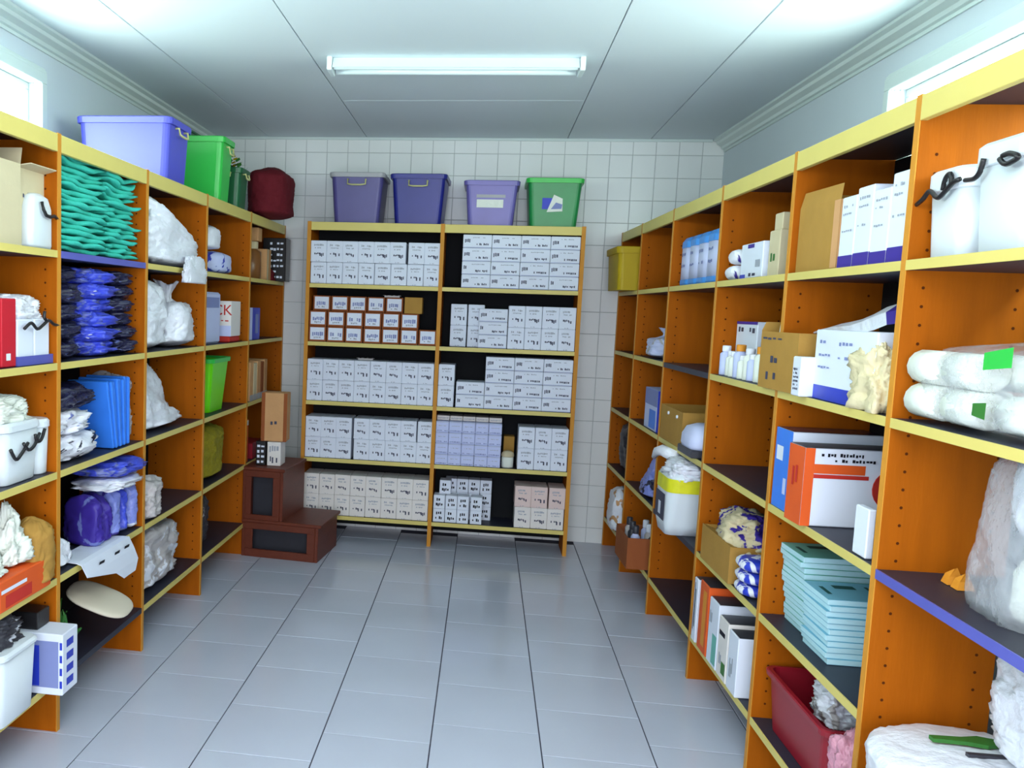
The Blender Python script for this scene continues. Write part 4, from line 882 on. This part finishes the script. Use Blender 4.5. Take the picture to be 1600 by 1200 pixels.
# RC
for (y, z_, k) in ((4.07, 0, 0), (3.99, 0, 1), (4.04, .062, 2)):
    S('gauze_roll', bag_mesh('gz%d' % k, .1, .13, .06, 'pillow', white_bag, 83 + k, 24, 10, wr=.06, mt2=violet, extra=.3), f'white wrapped gauze roll with violet print, {("left", "right", "top")[k]} one of three, top right shelf', 'roll', RA(.06 + .07 * (k == 1), y, ZS[0] + z_), rr_, 'wrapped gauze rolls on the top shelf')
S('carton', carton('rc1b', .14, .26, .13, carton_w, [('q', '-x', .0, .25, .0, .12, blue_m), ('q', '-x', .3, .6, .86, .97, violet), ('s', '-x', .4, .9, .04, .14, 3, ink, 1), ('q', '-x', .7, .9, .3, .5, ink_g)]), 'white carton with violet and blue patches beside the gauze rolls', 'box', RA(.09, 3.79, ZS[0]), rr_)
S('carton', carton('rc1c', .14, .11, .16, ivory_card, [('s', '-x', .2, .9, .3, .5, 3, leaf, 1)]), 'ivory carton behind the second right upright, top shelf', 'box', RA(.1, 3.575, ZS[0]), rr_)
S('carton', carton('rc1d', .12, .08, .06, ivory_card), 'small ivory carton on the other ivory carton, top shelf', 'box', RA(.1, 3.58, ZS[0] + .16), rr_)
S('carton', carton('rc2a', .16, .27, .22, carton_w, [('q', '-x', 0, 1, .95, 1, violet), ('s', '-x', .1, .9, .8, .9, 6, ink, 1), ('q', '-x', .3, 1, .45, .52, violet), ('s', '-x', .1, .6, .1, .2, 4, ink_g, 2)]), 'white carton with violet bands at the back, second shelf, third right bay', 'box', RA(.17, 4.02, ZS[1]), rr_)
RR = random.Random(9)
k = 0
for (y, dp, r, h) in ((4.09, .04, .024, .12), (4.03, .045, .022, .1), (3.97, .04, .022, .1), (3.91, .045, .026, .13), (3.85, .04, .022, .09), (3.79, .045, .024, .12), (3.73, .04, .022, .1), (3.67, .05, .026, .13), (3.61, .045, .022, .11)):
    jars(f'small white bottle, {ORD[k]} from left in the row on the second right shelf', RA(dp, y, ZS[1]), cloth_w if k % 3 else carton_b, r, h, white_bag if k % 4 != 3 else amber, group='small white bottles on the second right shelf'); k += 1
openbox('cardboard_box', .22, .4, .14, brown_card, [('-x', 200, .06)], 'brown cardboard box holding a white bag, fourth shelf, third right bay', 'box', RA(.1, 3.86, ZS[3]), rr_)
S('white_bag', bag_mesh('rc4b', .22, .44, .17, 'heap', ivory_card, 86, wr=.2, mt2=violet, extra=.0), 'white and violet bag filling the brown box, third right bay', 'bag', RA(.1, 3.86, ZS[3] + .08), rr_)
for r in range(3):
    S('wrapped_pack', bag_mesh('rc4p%d' % r, .13, .17, .045, 'pillow', blue_m, 87 + r, 28, 10, wr=.05, mt2=white_bag, extra=.05), f'blue and white wrapped pack, {ORD[r]} from the bottom, beside the second right upright', 'pack', RA(.05, 3.54, ZS[3] + r * .045), rr_, 'blue and white packs on the fourth right shelf')
for (y, d, h, mt, pr_, lab) in ((4.08, .06, .27, carton_w, [('s', '-x', .2, .8, .1, .9, 3, ink, 1)], 'thin white folder with torn edge, leftmost on the lowest shelf, third right bay'),
        (3.95, .13, .285, orange_m, [('q', '-x', .4, .8, .1, .9, amber), ('q', '-y', .1, .9, .1, .8, amber)], 'orange magazine box on the lowest shelf, third right bay'),
        (3.8, .13, .26, carton_w, [('q', '-x', .5, .95, .05, .5, aqua), ('s', '-x', .1, .5, .6, .8, 3, ink_g, 1)], 'white and green box beside the orange magazine box'),
        (3.66, .12, .23, carton_w2, [('q', '-x', .1, .7, .7, .78, ink_k), ('q', '-x', .5, .9, .1, .3, leaf), ('s', '-x', .2, .6, .2, .4, 3, ink_g, 1)], 'white box with black bar, right of the green and white box'),
        (3.53, .11, .22, carton_w, [('s', '-x', .2, .6, .2, .6, 3, ink_g, 3)], 'plain white box nearest the second right upright, lowest shelf')):
    S('magazine_box', carton('mg%.2f' % y, .22, d, h, mt, pr_ + [('q', '+z', .02, .98, .02, .98, darkgr)]), lab, 'box', RA(.1, y, ZS[4]), rr_)
# RD
for k in range(4):
    t = T('wrapped_bottle', f'bottle pack with sky blue cap, {ORD[k]} from left on the top right shelf', 'bottle', RA(.11, 4.94 - .165 * k, ZS[0]), rr_, 'sky blue capped bottle packs')
    b = MB(); b.loops([rrect(.14, .145, 0, .03), rrect(.15, .155, .01, .035), rrect(.15, .155, .03, .035)], bluecap, True, True); P('base', b.mesh('bp_base'), t)
    b = MB(); b.loops([rrect(.148, .152, .031, .04), rrect(.148, .152, .185, .04)], lav_pack); P('body', b.mesh('bp_body', True), t)
    b = MB(); b.loops([rrect(.15, .156, .186, .035), rrect(.148, .15, .215, .035), rrect(.12, .12, .235, .03), rrect(.06, .06, .245, .02)], bluecap); P('cap', b.mesh('bp_cap'), t)
    b = MB(); b.scrib('-x', .15, .155, .2, .3, .8, .72, .8, 3, ink_b, k); b.scrib('-x', .15, .155, .2, .3, .8, .45, .52, 3, ink_b, k + 2); P('print', b.mesh('bp_print'), t)['kind'] = 'stuff'
t = openbox('drawer_box', .26, .46, .17, yellow_m if False else brown_card, [], 'brown fibreboard drawer box on the third shelf, fourth right bay', 'box', RA(.13, 4.8, ZS[2]), rr_)
for y in (-.13, .05): q = MB(); q.tube([(-.13, y, .14), (-.137, y, .14)], .008, carton_w, 8); P('knob', q.mesh('knob'), t)
t = T('hooded_cap', 'rounded pale grey plastic hood beside the brown drawer box', 'device', RA(.06, 4.4, ZS[2]), rr_)
b = MB(); b.loops([rrect(.16, .24, .035, .05), rrect(.17, .25, .05, .06), rrect(.17, .25, .09, .07), rrect(.14, .2, .125, .06), rrect(.08, .1, .14, .04)], lav_pack); P('hood', b.mesh('hood', True), t)
b = MB(); b.bbox(-.085, .085, -.125, .125, 0, .034, darkgr, .004); P('base', b.mesh('hood_base'), t)
t = T('carrier_bag', 'white and yellow carrier bag with dark print standing on the fourth right shelf', 'bag', RA(.02, 4.53, ZS[3]), rr_)
b = MB(); b.loops([rrect(.18, .2, 0, .03), rrect(.2, .24, .05, .04), rrect(.2, .27, .2, .05), rrect(.19, .29, .26, .05), rrect(.15, .27, .285, .05)], clearish); P('body', b.mesh('carrier_body', True), t)
b = MB(); b.loops([rrect(.203, .28, .2, .05), rrect(.196, .294, .262, .05)], yel, False, False); P('yellow_band', b.mesh('yellow_band', True), t)
b = MB(); b.face_quad('-x', .204, .25, .2, .12, .85, .3, .92, ink); b.face_quad('-x', .208, .25, .2, .4, .6, .4, .7, carton_w); P('print', b.mesh('carrier_print'), t)
P('handles', bag_mesh('carrier_h', .2, .34, .09, 'heap', white_bag, 91, wr=.25), t, (0, 0, .255))
q = MB(); q.tube([(-.02, .1, .33), (-.06, .22, .345), (-.06, .33, .325), (-.06, .4, .285)], [.03, .028, .022, .012], white_bag, 8); P('strap', q.mesh('carrier_strap', True), t)
# RE
S('clear_bag', bag_mesh('re2', .2, .34, .17, 'sack', lav_pack, 92, wr=.12, mt2=grey_bag), 'tied translucent bag on the second shelf, fifth right bay', 'bag', RA(.1, 5.5, ZS[1]), rr_)
S('carton', carton('re3', .16, .32, .22, carton_b, [('q', '-x', 0, 1, .6, 1, ink_b), ('q', '-x', .4, .9, .05, .5, sky_bl), ('q', '-y', 0, 1, 0, 1, blue_m)]), 'blue carton on the third shelf, fifth right bay', 'box', RA(.09, 5.33, ZS[2]), rr_)
S('wrapped_pack', bag_mesh('re4', .18, .3, .23, 'cone', lblue, 93, wr=.12, mt2=navy, extra=.1), 'pointed blue plastic pack on the fourth shelf, fifth right bay', 'pack', RA(.08, 5.38, ZS[3]), rr_)
t = openbox('cardboard_box', .22, .36, .17, red_card, [], 'reddish cardboard box jutting from the lowest shelf with silver bottles', 'box', (FX('R', 5.4) + .02, 5.36, ZS[4]), rr_)
for k in range(6):
    jars(f'small dark-labelled bottle, {ORD[k]} from left in the reddish cardboard box', (FX('R', 5.4) + .02 + (-.03 if k % 2 else .05) - .02, 5.22 + .056 * k, ZS[4] + .004), [darkgr, carton_b, grey_bag][k % 3], .024, .215, [carton_w, darkgr][k % 2], group='bottles in the reddish cardboard box')
# RF
crate('mustard yellow plastic bin on the top shelf at the far right end', 'bin', (FX('R', 6.15) + .04, 6.17, ZS[0]), .3, .42, .26, yellow_m, rz=rr_, name='plastic_bin', taper=.94, rim_h=.04)
S('dark_bag', bag_mesh('rf3', .24, .42, .33, 'full', darkgr, 94, wr=.12), 'dark plastic bag on the fourth shelf at the far right end', 'bag', RA(.14, 6.2, ZS[3]), rr_)
S('white_papers', bag_mesh('rf4', .16, .3, .28, 'full', white_bag, 95, 24, 14, wr=.14, mt2=tan_card, extra=.25), 'white papers sticking out of the bottom shelf, far right end', 'paper', (FX('R', 6.1) - .0 + .03, 6.12, ZS[4]), rr_)
